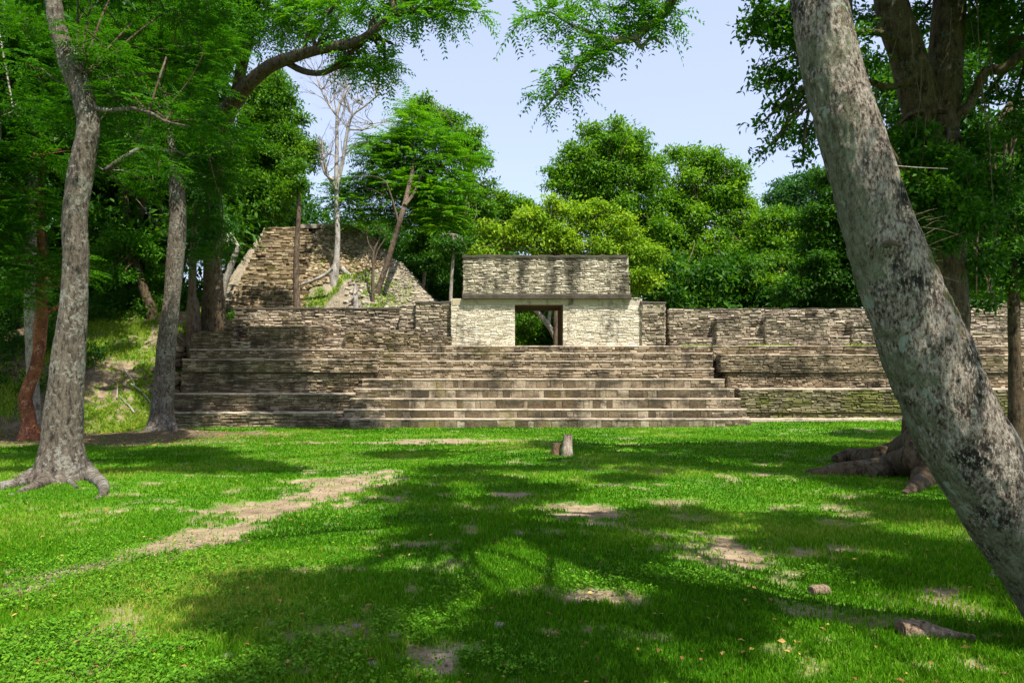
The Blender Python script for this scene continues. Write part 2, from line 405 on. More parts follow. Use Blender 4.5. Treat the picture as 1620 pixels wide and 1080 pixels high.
def sprays_in(blob, dens, sub=.36, flat=.8):
    """points on lumpy clumps inside an ellipsoid (cx,cy,cz,r) -> spray centres, outward dirs"""
    c, r = np.array(blob[:3]), blob[3]
    n = max(6, int(dens))
    k = max(8, int(13+r*4.0)); k = min(k, 60)
    sc_ = rdir(k)*(R.random(k)**.45)[:, None]*r*.80
    sc_[:, 2] *= flat
    sr = r*sub*(.45+1.0*R.random(k)**1.5)
    w = sr**2; w /= w.sum()
    ix = R.choice(k, n, p=w)
    d = rdir(n); d[:, 2] = np.where(R.random(n) < .35, np.abs(d[:, 2]), d[:, 2])
    q = (.55+.45*R.random(n)**.6)
    p = c+sc_[ix]+d*(sr[ix]*q)[:, None]*np.array([1, 1, .8])
    return p, unit(d+.5*unit(sc_[ix])), ix, hsh(ix, ix*3+int(abs(c[0])*10), 3, 1)
def crown_leaves(mb, blobs, size, cover=2.6, style='broad', m=0, sub=.36, tb=0., aspect=.5):
    cover = cover*{'broad': 2.5, 'pinnate': 3.2, 'feather': 4.2}[style]
    for b in blobs:
        r = b[3]; k = b[4] if len(b) > 4 else 1.0; bt = R.uniform(-.11, .11)
        if style == 'broad':
            la = .5*size*size*aspect; n = cover*k*math.pi*r*r/la; ns = n/11
            p, o, ix, h = sprays_in(b, ns, sub)
            q = 11; pp = np.repeat(p, q, 0)+R.normal(size=(len(p)*q, 3))*size*np.array([1.0, 1.0, .55])
            oo = np.repeat(o, q, 0)
            D = unit(oo*.8+R.normal(size=pp.shape)*.7+np.array([0, 0, -.25]))
            Nn = unit(R.normal(size=pp.shape)*.55+np.array([0, 0, 1.0])+oo*.5)
            s = size*(.6+.7*R.random(len(pp)))
            t = np.clip(.5+tb+bt+np.repeat(h-.5, q)*.35+R.normal(size=len(pp))*.17, 0, 1)
            leaves(mb, pp, D, Nn, s, s*aspect, t, m)
        else:   # pinnate fronds with paired leaflets
            npair = 7 if style == 'pinnate' else 9
            size_ = size*(1 if style == 'pinnate' else 1.35); fl = size_*(4.2 if style == 'pinnate' else 5)
            asp = .38 if style == 'pinnate' else .34
            la = .5*size_*size_*asp*2*npair; n = cover*k*math.pi*r*r/la
            p, o, ix, h = sprays_in(b, n, sub, .7)
            if style == 'pinnate':   # several fronds from one shoot
                o = unit(o*np.array([1, 1, .5])+R.normal(size=o.shape)*.5)
            else:
                o = unit(o*np.array([1, 1, .15])+R.normal(size=o.shape)*np.array([.5, .5, .15]))
            fronds(mb, p, o, fl, size_, asp, npair, h, tb, m, droop=.55 if style == 'pinnate' else .3)
def fronds(mb, p, o, fl, size, asp, npair, h, tb, m, droop=.5):
    n = len(p); fl = fl*(.7+.5*R.random(n))
    side = unit(np.cross(o, np.array([0, 0, 1.])+R.normal(size=o.shape)*.15)); nn = unit(np.cross(side, o))
    for i in range(npair):
        t = (i+1)/npair
        c = p+o*(fl*t)[:, None]+np.array([0, 0, -1.])*(droop*fl*t*t*.6)[:, None]
        for s in (-1, 1):
            D = unit(side*s+o*.55+np.array([0, 0, -.25])+R.normal(size=o.shape)*.12)
            sz = size*(.75+.5*R.random(n))*(1.0-.35*abs(t-.5))
            tt = np.clip(.5+tb+(h-.5)*.4+R.normal(size=n)*.12, 0, 1)
            leaves(mb, c, D, unit(nn+R.normal(size=nn.shape)*.2), sz, sz*asp, tt, m)
def blobP(l, d0=None):
    """(px,py,rpx,d[,k]) -> world blobs"""
    o = []
    for b in l:
        px, py, rp, d = b[:4]; q = P(px, py, d); o.append((q[0], q[1], q[2], rp*d/F)+tuple(b[4:5]))
    return o
def limb(mb, a, b, r0, r1, sides=6, sag=.1, wig=.12, step=.5, m=0):
    a = np.array(a, float); b = np.array(b, float); L = np.linalg.norm(b-a)
    pts = [a]
    for t in (.33, .66):
        pts.append(a+(b-a)*t+R.normal(size=3)*L*wig*.5+np.array([0, 0, sag*L*math.sin(t*math.pi)]))
    pts.append(b); tube(mb, pts, list(np.linspace(r0, r1, 4)), sides, step, .08, 2, m=m, cap=False)
    return pts
def twigs(mb, blobs, r=.03, n=7, m=0):
    for b in blobs:
        c = np.array(b[:3])
        for _ in range(n):
            e = c+rdir(1)[0]*b[3]*.85*np.array([1, 1, .7]); limb(mb, c, e, r, r*.25, 4, .05, .25, .6, m)
def tree(name, label, trunks, blobs, bark, leaf, lsize, cover=2.4, style='broad', group=None, cat='tree', limbs=True, anchor=None, fl=0., sides=14, rough=.10, step=.3, sub=.36, tb=0., roots=None, limb_r=.3, cap=True, tw=5, aspect=.5, rf=3., lump=0.):
    """trunks: list of (pts, radii) in world space"""
    base = np.array(trunks[0][0][0]); root = empty(name, base, label, cat, group)
    mb = MB()
    for i, (pts, rad) in enumerate(trunks):
        s = sides if i == 0 else max(8, sides-4)
        tube(mb, pts, rad, s, step, rough, rf, flare=fl if i == 0 else 0, seed=i+len(label) % 7, lump=lump)
    if roots:
        for pts, rad in roots: tube(mb, pts, rad, 20, .06 if step < .2 else .15, .10, 3, seed=3, lump=.18)
    if blobs and limbs:
        ends = [np.array(t[0][-1]) for t in trunks] if anchor is None else [np.array(a) for a in anchor]
        rr = [t[1][-1] for t in trunks] if anchor is None else [trunks[0][1][-1]]*len(anchor)
        for b in blobs:
            c = np.array(b[:3]); k = int(np.argmin([np.linalg.norm(c-e) for e in ends]))
            limb(mb, ends[k], c, max(rr[k]*.45, .03)*min(1, limb_r*3), .02+.006*b[3], 7)
        if tw: twigs(mb, blobs, .01+.008*blobs[0][3], tw)
    mb.build('trunk', bark, root, smooth=True)
    if blobs:
        cb = MB(); crown_leaves(cb, blobs, lsize, cover, style, sub=sub, tb=tb, aspect=aspect); cb.build('crown', leaf, root)
    return root

# ------------------------------------------------------------------ masonry
def vn1(a, b): return float(vnoise2(np.array([a]), np.array([b]), 71)[0])
def stones(mb, O, u, v, n, L, H, ch=.13, sw=.32, dep=.035, mat=0, keep=None, tb=0., gap=.10, big=False):
    """courses of irregular stones laid on the rectangle O + u*[0,L] + v*[0,H], facing n"""
    O = np.array(O, float); u = np.array(u, float); v = np.array(v, float); n = np.array(n, float)
    if not big: dep *= .68
    nc = max(1, int(round(H/ch))); ch = H/nc
    A = []; C = []
    for k in range(nc):
        x = -random.random()*sw*.5 if not big else 0
        cho = ch*(1-gap*random.uniform(.6, 1.2))
        while x < L:
            w = sw*(random.uniform(.4, 1.2) if random.random() < .6 else random.uniform(1.2, 1.9)); x0 = max(x, 0); x1 = min(x+w, L)
            if L-x1 < sw*.25: x1 = L
            x = x1 if x1 == L else x+w
            if x1-x0 < .04: continue
            g = sw*.016+.003
            yj = (random.uniform(-.13, .13)*ch+(vn1(x*1.1+O[0], k*.45+O[2]*3)-.5)*ch*1.1) if not big else random.uniform(-.02, .02)*ch
            y0 = k*ch+(ch-cho)/2+yj; y1 = y0+cho*random.uniform(.82, 1.04)
            y0 = max(y0, 0.004); y1 = min(y1, H-.002)
            A.append((x0+g, x1-g, y0, y1)); C.append(random.random())
            if not big and random.random() < .10: A[-1] = (x0+g, x1-g, y0+.35*(y1-y0), y1)
            if not big and random.random() < .06: A[-1] = (x0+g, x1-g, y0, min(H-.002, y1+ch*.5))
    A = np.array(A); m = len(A)
    if m == 0: return
    if keep is not None:
        q = keep((A[:, 0]+A[:, 1])/2, (A[:, 2]+A[:, 3])/2); A = A[q]; C = np.array(C)[q]; m = len(A)
    x0, x1, y0, y1 = A.T
    cx, cy = (x0+x1)/2, (y0+y1)/2; hx, hy = (x1-x0)/2, (y1-y0)/2
    V = np.zeros((m, 12, 3))
    dz = R.random(m)*dep*1.3+dep*.3; tl = R.normal(size=(m, 2))*dep*.35
    def put(i, a, b, w):
        V[:, i] = O+np.outer(cx+a*hx, u)+np.outer(cy+b*hy, v)+np.outer(w, n)
    sh = R.normal(size=(m, 8))*(.16 if not big else .17)
    co = [(-1, -1), (1, -1), (1, 1), (-1, 1)]
    for i, (a, b) in enumerate(co): put(i, a, b, np.full(m, -.03))
    for i, (a, b) in enumerate(co): put(4+i, a*(.98+sh[:, i]*.25), b*(.94+sh[:, i+4]*.9), dz*.55+tl[:, 0]*a*.3)
    ins = np.minimum(.45, .03/hx); insy = np.minimum(.32, .014/hy)
    for i, (a, b) in enumerate(co): put(8+i, a*(1-ins)*(1+sh[:, i]*.15), b*(1-insy)+sh[:, i+4]*.5, dz+tl[:, 0]*a+tl[:, 1]*b)
    Q = []
    for lv in (0, 4):
        for i in range(4):
            j = (i+1) % 4; Q.append([lv+i, lv+j, lv+4+j, lv+4+i])
    Q.append([8, 9, 10, 11])
    Q = np.array(Q)
    QQ = (np.arange(m)[:, None, None]*12+Q[None]).reshape(-1, 4)
    mb.add(V.reshape(-1, 3), Q=QQ, c=np.repeat(np.clip(np.array(C)+tb, 0, 1), 12), m=mat)
def box(mb, x0, x1, y0, y1, z0, z1, m=0, c=.5, jit=0., seg=0.):
    """box; with seg its long faces are cut and jittered so that edges are not ruled lines"""
    if not seg:
        V = [(x0, y0, z0), (x1, y0, z0), (x1, y1, z0), (x0, y1, z0), (x0, y0, z1), (x1, y0, z1), (x1, y1, z1), (x0, y1, z1)]
        mb.add(V, Q=[[0, 3, 2, 1], [4, 5, 6, 7], [0, 1, 5, 4], [1, 2, 6, 5], [2, 3, 7, 6], [3, 0, 4, 7]], c=c, m=m); return
    n = max(1, int((x1-x0)/seg)); xs = np.linspace(x0, x1, n+1)
    j1 = (fbm2(xs*2.3+y0*3, xs*0+z0*5, 3, 2)-.5)*2*jit; j2 = (fbm2(xs*2.9+y0*7, xs*0+z1*9, 3, 12)-.5)*2*jit
    V = np.zeros((n+1, 6, 3))
    for i, (yy, zz) in enumerate([(y0, z0), (y0, None), (None, z1), (y1, z1), (y1, z0)]):
        pass
    bev = min(.03, (z1-z0)*.3)
    V[:, 0] = np.stack([xs, y0+j1*.6, xs*0+z0], -1)
    V[:, 1] = np.stack([xs, y0+j1, z1-bev+j2], -1)
    V[:, 2] = np.stack([xs, y0+j1+bev, z1+j2], -1)
    V[:, 3] = np.stack([xs, xs*0+y1, z1+j2*.5], -1)
    V[:, 4] = np.stack([xs, xs*0+y1, xs*0+z0], -1)
    V[:, 5] = np.stack([xs, xs*0+(y0+y1)/2, xs*0+z0], -1)
    i = np.arange(n)[:, None]*6; j = np.arange(6)[None]
    Q = np.stack([i+j, i+6+j, i+6+(j+1) % 6, i+(j+1) % 6], -1).reshape(-1, 4)
    mb.add(V.reshape(-1, 3), Q=Q, c=c, m=m)
    mb.add(V[0], Q=[[0, 1, 2, 3]], T=[[0, 3, 4]], c=c, m=m); mb.add(V[-1], Q=[[3, 2, 1, 0]], T=[[4, 3, 0]], c=c, m=m)
def wallbox(mb, px0, px1, py_top, z_bot, df, db, ch=.13, sw=.32, dep=.035, x_abs=False, top=None, sides='LR', tb=0., capm=2, caph=.06, capo=.02, big=False, gap=.10, ztop=None):
    """masonry block; px measured on its front face. materials: 0 stone, 1 mortar, 2 top slab"""
    ch *= .80; sw *= .88
    x0, x1 = (px0, px1) if x_abs else (X(px0, df), X(px1, df))
    z1 = Z(py_top, df) if ztop is None else ztop
    box(mb, x0+.03, x1-.03, df+.03, db, z_bot, z1-caph, 1)
    stones(mb, (x0, df, z_bot), (1, 0, 0), (0, 0, 1), (0, -1, 0), x1-x0, z1-caph-z_bot, ch, sw, dep, 0, tb=tb, big=big, gap=gap)
    if 'L' in sides: stones(mb, (x0, db, z_bot), (0, -1, 0), (0, 0, 1), (-1, 0, 0), db-df, z1-caph-z_bot, ch, sw, dep, 0, tb=tb)
    if 'R' in sides: stones(mb, (x1, df, z_bot), (0, 1, 0), (0, 0, 1), (1, 0, 0), db-df, z1-caph-z_bot, ch, sw, dep, 0, tb=tb)
    box(mb, x0-capo, x1+capo, df-capo-.015, db, z1-caph, z1, capm, jit=.045 if caph < .12 else .03, seg=.10)
    return x0, x1, z1

# =================================================================== GROUND
def axis(segs):
    o = []
    for a, b, s in segs: o.append(np.arange(a, b, s))
    return np.concatenate(o+[[segs[-1][1]]])
xs = axis([(-160, -60, 6), (-60, -26, 1.0), (-26, -11, .16), (-11, 11, .06), (11, 22, .16), (22, 60, 1.0), (60, 160, 6)])
ys = axis([(-60, -10, 3), (-10, 1.6, .5), (1.6, 14, .05), (14, 40, .12), (40, 60, 1.0), (60, 220, 6)])
GX, GY = np.meshgrid(xs, ys); gx, gy = GX.ravel(), GY.ravel()
gzv = terrain(gx, gy); bv = bare(gx, gy)
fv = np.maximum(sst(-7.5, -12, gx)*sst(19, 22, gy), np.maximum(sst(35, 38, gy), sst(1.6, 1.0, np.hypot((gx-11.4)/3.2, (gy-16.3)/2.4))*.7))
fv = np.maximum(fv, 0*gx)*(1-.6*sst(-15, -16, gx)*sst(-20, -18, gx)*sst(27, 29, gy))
bv2 = np.maximum(bv, sst(37, 40, gy)*.8); bv2 = np.maximum(bv2, sst(-22, -26, gx)*.8)
gzv = gzv - .02*bv + .012*bv*(fbm2(gx*9, gy*9, 3, 31)-.5)*2
g = MB(); nx, ny = len(xs), len(ys)
i = np.arange(ny-1)[:, None]*nx; j = np.arange(nx-1)[None]
g.add(np.stack([gx, gy, gzv], -1), Q=np.stack([i+j, i+j+1, i+nx+j+1, i+nx+j], -1).reshape(-1, 4))
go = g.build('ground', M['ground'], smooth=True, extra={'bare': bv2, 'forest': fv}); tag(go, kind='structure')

# ------------------------------------------------------------------ grass blades
def blades(mb, x, y, z, h, w, tint, lean=.35):
    n = len(x); a = R.random(n)*2*math.pi; d = np.stack([np.cos(a), np.sin(a), a*0], -1)
    b = R.random(n)*2*math.pi; f = np.stack([np.cos(b), np.sin(b), b*0], -1)
    B = np.stack([x, y, z], -1); U = np.array([0, 0, 1.])
    h = h[:, None]; w = w[:, None]; l = (lean*(.3+R.random(n)))[:, None]
    v0 = B-d*w*.5; v1 = B+d*w*.5
    mid = B+U*h*.6+f*h*l*.35
    v2 = mid+d*w*.35; v3 = mid-d*w*.35; v4 = B+U*h*(1-.2*l)+f*h*l*1.2
    V = np.stack([v0, v1, v2, v3, v4], 1).reshape(-1, 3); i = np.arange(n)*5
    mb.add(V, Q=np.stack([i, i+1, i+2, i+3], -1), T=np.stack([i+3, i+2, i+4], -1), c=np.repeat(tint, 5))
gb = MB()
def scatter(n, y0, y1, half=.86, pw=1.0):
    u = R.random(n)
    y = y0*(y1/y0)**u if pw == 0 else (y0**pw+(y1**pw-y0**pw)*u)**(1/pw)
    x = (R.random(n)*2-1)*half*y
    return x, y
def dense(n_tot, y0, y1):
    x, y = scatter(n_tot, y0, y1, .88, 0)           # density falls as 1/d^2
    return x, y
for n_tot, y0, y1 in ((260000, 2.9, 9.5), (230000, 9.5, 33)):
    x, y = dense(n_tot, y0, y1)
    b = bare(x, y); keep = (R.random(len(x)) > b**.8*.97)
    keep &= ~((y > 30.9) & (x > -8.2) & (x < 11.2)); keep &= ~((y > 31.2) & (x > -15.6) & (x < 0)); keep &= ~((y > 32) & (x > 0))
    x, y, b = x[keep], y[keep], b[keep]
    z = terrain(x, y)-.012
    pz = fbm2(x*.9, y*.9, 3, 90); dry = fbm2(x*.35+3, y*.35, 3, 95)
    h = (.032+.035*R.random(len(x)))*(.6+.9*pz)*(1+.012*y)*(1-.35*b)
    w = .0032+.0011*y*(.7+.6*R.random(len(x)))
    dry = dry+.22*sst(1.0, 3.2, x)*sst(7.5, 4.5, y)
    t = np.clip(.36+(dry-.5)*1.3+(pz-.5)*.5+R.normal(size=len(x))*.17+.45*b+.25*(R.random(len(x)) < .06), 0, 1)
    blades(gb, x, y, z, h, w, t)
# thin grass on the hillside and tufts on the terrace ledge
x = -15.7-8*R.random(60000)**1.5; y = R.uniform(27.3, 38.5, 60000); b = bare(x, y); k = R.random(len(x)) > b
x, y = x[k], y[k]
blades(gb, x, y, terrain(x, y)-.02, .07+.16*R.random(len(x)), .03+.02*R.random(len(x)), np.clip(.82+R.normal(size=len(x))*.2, 0, 1), .7)
x = R.uniform(8.5, 24, 1500); y = R.uniform(34.0, 34.4, 1500)
blades(gb, x, y, np.full(1500, 2.60), (.03+.09*R.random(1500))*sst(.40, .6, fbm2(x*.7, x*0, 2, 8)), .03+.02*R.random(1500), np.clip(.7+R.normal(size=1500)*.2, 0, 1), .6)
go = gb.build('grass', M['grass']); tag(go, 'short green lawn grass covering the plaza', 'grass', kind='stuff')

# weeds: broad small leaves bottom left and in patches
wb = MB()
x, y = scatter(34000, 2.9, 9, .88, 0); 
cl = fbm2(x*1.6, y*1.6, 3, 120)
pxx = CX+x/y*F
pm = sst(620, 380, pxx)*sst(8.6, 6.5, y)*1.0
for qx, qy, rr in ((660, 985, .5), (800, 935, .7), (880, 925, .5), (1010, 920, .6), (1120, 915, .3), (1330, 910, .5), (1440, 912, .5), (760, 1060, .4), (580, 1050, .6), (470, 1040, .7), (650, 1030, .4)):
    ax, ay = gp(qx, qy); pm = np.maximum(pm, .8*sst(1.3, .3, np.hypot(x-ax, (y-ay)*1.3)/rr))
k = R.random(len(x)) < pm*sst(.40, .58, cl)
x, y = x[k], y[k]; z = terrain(x, y)
q = 6; B = np.repeat(np.stack([x, y, z], -1), q, 0); n = len(B)
a = R.random(n)*2*math.pi; D = np.stack([np.cos(a), np.sin(a), .25+.6*R.random(n)], -1)
B = B+np.stack([np.cos(a)*.015, np.sin(a)*.015, .01+.045*R.random(n)], -1)
Nn = np.stack([-np.cos(a)*.3, -np.sin(a)*.3, np.ones(n)], -1)+R.normal(size=(n, 3))*.2
s = .013+.019*R.random(n)
leaves(wb, B, D, Nn, s, s*.75, np.clip(.5+R.normal(size=n)*.22, 0, 1))
wo = wb.build('weeds', M['weed']); tag(wo, 'low broad leaved weeds growing through the lawn', 'weeds', kind='stuff')

# fallen leaves and debris
fb = MB()
n = 1500; x, y = scatter(n, 3.0, 22, .86, 0)
a = R.random(n)*6.28; D = np.stack([np.cos(a), np.sin(a), R.normal(size=n)*.2], -1); Nn = np.array([0, 0, 1])+R.normal(size=(n, 3))*.35
s = .022+.035*R.random(n)
leaves(fb, np.stack([x, y, terrain(x, y)+.035], -1), D, Nn, s, s*.6, np.clip(.5+R.normal(size=n)*.3, 0, 1))
n = 2600; x = R.uniform(-26, -6, n); y = R.uniform(20.5, 36, n); a = R.random(n)*6.28
D = np.stack([np.cos(a), np.sin(a), R.normal(size=n)*.2], -1); Nn = np.array([0, 0, 1])+R.normal(size=(n, 3))*.4; s = .06+.08*R.random(n)
k = ~((x > -16) & (y > 30.5))
leaves(fb, np.stack([x, y, terrain(x, y)+.02], -1)[k], D[k], Nn[k], s[k], s[k]*.5, np.clip(.45+R.normal(size=n)*.25, 0, 1)[k])
fo = fb.build('fallen_leaves', M['litter']); tag(fo, 'brown and orange fallen leaves scattered over the lawn', 'fallen leaves', kind='stuff')

# =================================================================== THE STRUCTURE
temple = empty('stone_temple', (0, 33, 0), 'long terraced stone temple range with wide central stairs and a square doorway', 'temple ruin')
GB = -1.6   # everything is founded below the turf
def cx_(xs_): return xs_
# --- stairs
st = MB(); stair_root = None
steps = [  # y_edge px, d, xl px, xr px
    (662, 31.00, 533, 1188), (647, 31.35, 544, 1181), (630, 31.72, 554, 1171), (614.5, 32.08, 563, 1161), (599, 32.44, 573, 1146),
    (582.5, 33.10, 583, 1129), (570, 33.44, 590, 1127), (557.5, 33.78, 594, 1127), (546.8, 34.10, 598, 1130)]
zb = GB; sp = MB(); box(sp, -5.5, 9, 34.6, 35.2, GB, 2.0)
stair = sp.build('staircase', M['mortar'], temple)
for q, (py, d, pl, pr) in enumerate(steps):
    zt = Z(py, d); b = MB(); bigb = q < 5
    nd = steps[q+1][1] if q+1 < len(steps) else 34.6
    x0, x1 = X(pl, d), X(pr, d)
    lo = zb-.05 if q else GB
    z0 = (zb if q else zt-.5)
    box(b, x0+.02, x1-.02, d+.03, 34.6, lo, zt-.055, 1)
    if bigb:
        xa = x0+1.9*(1 if q > 0 else .8); xb = x1-1.6
        stones(b, (x0, d, z0), (1, 0, 0), (0, 0, 1), (0, -1, 0), xa-x0, zt-.055-z0, .13, .34, .03)
        stones(b, (xa, d, z0), (1, 0, 0), (0, 0, 1), (0, -1, 0), xb-xa, zt-.055-z0, .5, .44, .012, big=True, gap=.12)
        stones(b, (xb, d, z0), (1, 0, 0), (0, 0, 1), (0, -1, 0), x1-xb, zt-.055-z0, .13, .34, .03)
    else:
        stones(b, (x0, d, z0), (1, 0, 0), (0, 0, 1), (0, -1, 0), x1-x0, zt-.055-z0, .12, .34, .03)
    stones(b, (x1, d, z0), (0, 1, 0), (0, 0, 1), (1, 0, 0), nd-d+.3, zt-.055-z0, .13, .3, .03)
    stones(b, (x0, nd+.3, z0), (0, -1, 0), (0, 0, 1), (-1, 0, 0), nd-d+.3, zt-.055-z0, .13, .3, .03)
    box(b, x0-.02, x1+.02, d-.025, nd+.06, zt-.055, zt, 2, jit=.020, seg=.11)
    mats = [M['stone_step'], M['mortar_light'], M['plaster']] if bigb else [M['stone_terrace'], M['mortar'], M['plaster']]
    s_ = b.build('step', mats, stair)
    zb = zt
# --- left terraces  (px measured at the terrace's own depth)
def terrace(px0, px1, py, d, zb, db, mats=('stone_terrace', 'mortar', 'plaster'), **k):
    b = MB(); r = wallbox(b, px0, px1, py, zb, d, db, **k); o = b.build('terrace', [M[m] for m in mats], temple); return r
TL = (('stone_terrace', 'mortar', 'plaster'))
terrace(268, 548, 652, 31.45, GB, 33.0, ch=.15, sw=.36, dep=.05)
terrace(274, 572, 622, 32.15, Z(652, 31.45)-.3, 34, ch=.14, sw=.34, dep=.05)
terrace(287, 590, 589.5, 32.95, Z(622, 32.15)-.3, 34.6, ch=.13, sw=.32, dep=.05, caph=.03, capm=1)
terrace(289, 597, 568, 32.80, Z(589, 32.8), 34.6, ch=.12, sw=.34, dep=.03, caph=.04)
terrace(301, 604, 552, 33.45, Z(568, 32.8)-.3, 36, ch=.12, sw=.32, dep=.04, caph=.05)
# --- right terraces
MR = ('stone_mossy', 'mortar', 'plaster')
terrace(1186, 1800, 661.5, 32.35, GB, 34, ch=.16, sw=.5, dep=.03, caph=.16)
terrace(1176, 1800, 652.5, 32.62, -.9, 34.2, mats=MR, ch=.12, sw=.3, dep=.05, caph=.03, capm=1)
terrace(1170, 1800, 614.5, 32.55, Z(652.5, 32.62), 34.4, mats=MR, ch=.12, sw=.36, dep=.045, caph=.07)
terrace(1150, 1800, 588.5, 33.35, Z(614.5, 32.55)-.3, 34.5, ch=.12, sw=.34, dep=.045, caph=.03, capm=1)
terrace(1140, 1800, 561, 33.22, Z(588.5, 33.35)-.02, 34.5, ch=.115, sw=.40, dep=.03, caph=.035)
terrace(1128, 1800, 547, 33.85, Z(561, 33.22)-.3, 36.0, ch=.12, sw=.40, dep=.03, caph=.03)
# platform floor between
b = MB(); box(b, -15.0, 27, 34.9, 39.2, 1.0, 2.585, 0); b.build('platform', [M['plaster']], temple)
ZP = 2.60
# --- walls on the platform
def wall(name, px0, px1, py, d, db, zb=ZP-.25, mats=('stone_wall', 'mortar', 'stone_dark'), label=None, **k):
    b = MB(); r = wallbox(b, px0, px1, py, zb, d, db, **k); o = b.build(name, [M[m] for m in mats], temple)
    if label: o['label'] = label
    return r
TW = ('stone_wall', 'mortar', 'plaster')
wall('parapet', 372, 660, 486.5, 36.0, 37.2, ch=.15, sw=.36, dep=.06, caph=.10, capo=.06)
wall('parapet', 658, 716, 477, 34.75, 37.0, ch=.14, sw=.36, dep=.05, caph=.09, capo=.06)
wall('bench_block', 303, 366, 523.5, 33.85, 36.0, Z(552, 33.45)-.3, mats=('stone_terrace', 'mortar', 'stone_dark'), ch=.12, sw=.32, dep=.05, caph=.03)
wall('bench_block', 355, 396, 505, 34.9, 36.3, Z(552, 33.45)-.3, mats=('stone_terrace', 'mortar', 'stone_dark'), ch=.13, sw=.3, dep=.06, caph=.03)
wall('bench_block', 366, 394, 540, 33.75, 36.0, Z(552, 33.45)-.3, mats=TW, ch=.12, sw=.32, dep=.04, caph=.05)
wall('bench_block', 394, 510, 515.5, 34.0, 36.0, Z(552, 33.45)-.3, mats=('stone_terrace', 'mortar', 'stone_wall'), ch=.12, sw=.32, dep=.045, caph=.04)
wall('bench_block', 510, 546, 535, 34.3, 36.0, Z(552, 33.45)-.3, mats=TW, ch=.12, sw=.32, dep=.04, caph=.05)
wall('bench_block', 546, 663, 522, 33.95, 34.74, Z(552, 33.45)-.3, mats=('stone_terrace', 'mortar', 'stone_dark'), ch=.13, sw=.32, dep=.05, caph=.04)
wall('bench_block', 665, 714, 532, 34.28, 34.74, mats=('stone_terrace', 'mortar', 'stone_dark'), ch=.13, sw=.32, dep=.05, caph=.03)
wall('buttress', 632, 658, 484, 35.0, 35.98, mats=('stone_wall', 'mortar', 'stone_dark'), ch=.11, sw=.3, dep=.04, caph=.05)
# gatehouse: lower wall with the doorway
gw = MB(); D0 = 34.35
zl, zh = Z(482, D0), Z(472, D0)
xa, xb_ = X(714, D0), X(1015, D0); dx0, dx1 = X(814.5, D0), X(890.5, D0)
pl0, pl1 = X(733, D0), X(996, D0)
for (a, b2) in ((xa, dx0), (dx1, xb_)):
    box(gw, a+.02, b2-(.0 if b2 == dx0 else .02), D0+.02, D0+1.2, 2.0, zh-.01, 1)
    stones(gw, (a, D0, 2.3), (1, 0, 0), (0, 0, 1), (0, -1, 0), b2-a, zh-.32-2.3, .085, .22, .02, 0, gap=.11)
stones(gw, (xa, D0+1.2, 2.3), (0, -1, 0), (0, 0, 1), (-1, 0, 0), 1.2, zh-2.3, .1, .27, .03)
stones(gw, (xb_, D0, 2.3), (0, 1, 0), (0, 0, 1), (1, 0, 0), 1.2, zh-2.3, .1, .27, .03)
box(gw, dx0, dx1, D0+.02, D0+1.2, zl+.05, zh-.01, 1)
gate = gw.build('gate_wall', [M['stone_white'], M['mortar_white']], temple)
b = MB(); box(b, xa+.05, dx0-.05, D0-.025, D0+.018, zh-.335, zh-.012, 0, jit=.01, seg=.2); b.build('plaster_band', M['plaster_tan'], gate); b = MB(); box(b, dx1+.05, xb_-.6, D0-.025, D0+.018, zh-.335, zh-.012, 0, jit=.01, seg=.2)
b.build('plaster_band', M['plaster_tan'], gate)
b = MB(); box(b, dx0-.05, dx1+.05, D0-.035, D0+.018, zl+.0, zh-.013, 0, jit=.012, seg=.2); b.build('lintel', M['plaster_tan'], gate)
b = MB()
for k in range(11): box(b, dx0-.2, dx1+.2, D0+.02+k*.37, D0+.35+k*.37, zl+.005+.02*random.random(), zl+.14, 0)
b.build('ceiling_beam', M['wood_brown'], gate)
# back wall of the room, jambs
for (a, b2) in ((xa, dx0), (dx1, xb_)):
    b = MB(); box(b, a+.05, b2, 37.3, 38.4, 2.0, zh, 1); b.build('back_wall', [M['stone_white'], M['mortar_white']], gate)
for xx, sgn in ((dx0, 1), (dx1, -1)):
    b = MB(); box(b, min(xx, xx-sgn*.15)-.0, max(xx, xx-sgn*.15)+(.012 if sgn > 0 else 0), D0+.06, 38.3, 2.4, zl, 0)
    b.build('door_jamb', M['wood_brown'], gate)
# flanking lower roofs of the gate
b = MB(); box(b, xa+.05, xb_-.05, D0+1.2, 38.4, zh-.25, zh-.03, 0); b.build('roof_slab', M['stone_dark'], gate)
# right bit of the wall top (dark cap) + block
b = MB(); z477 = Z(477.5, D0)
box(b, X(996, D0), X(1015, D0), D0+.03, D0+1.5, zh-.01, z477-.1, 1)
stones(b, (X(997, D0), D0, zh-.01), (1, 0, 0), (0, 0, 1), (0, -1, 0), .5, max(.05, z477-.1-zh), .1, .27, .03)
b.build('wall_end', [M['stone_white'], M['mortar_white'], M['stone_dark']], gate)
wall('buttress', 1015, 1052, 477, 34.22, 35.6, mats=('stone_wall', 'mortar', 'stone_dark'), ch=.13, sw=.3, dep=.05, caph=.10, capo=.05)
b = MB(); box(b, X(1017, 34.22), X(1051, 34.22), 34.19, 34.3, Z(495, 34.22), Z(477, 34.22)-.11, 0, jit=.012, seg=.2); b.build('plaster_band', M['plaster_tan'], temple)
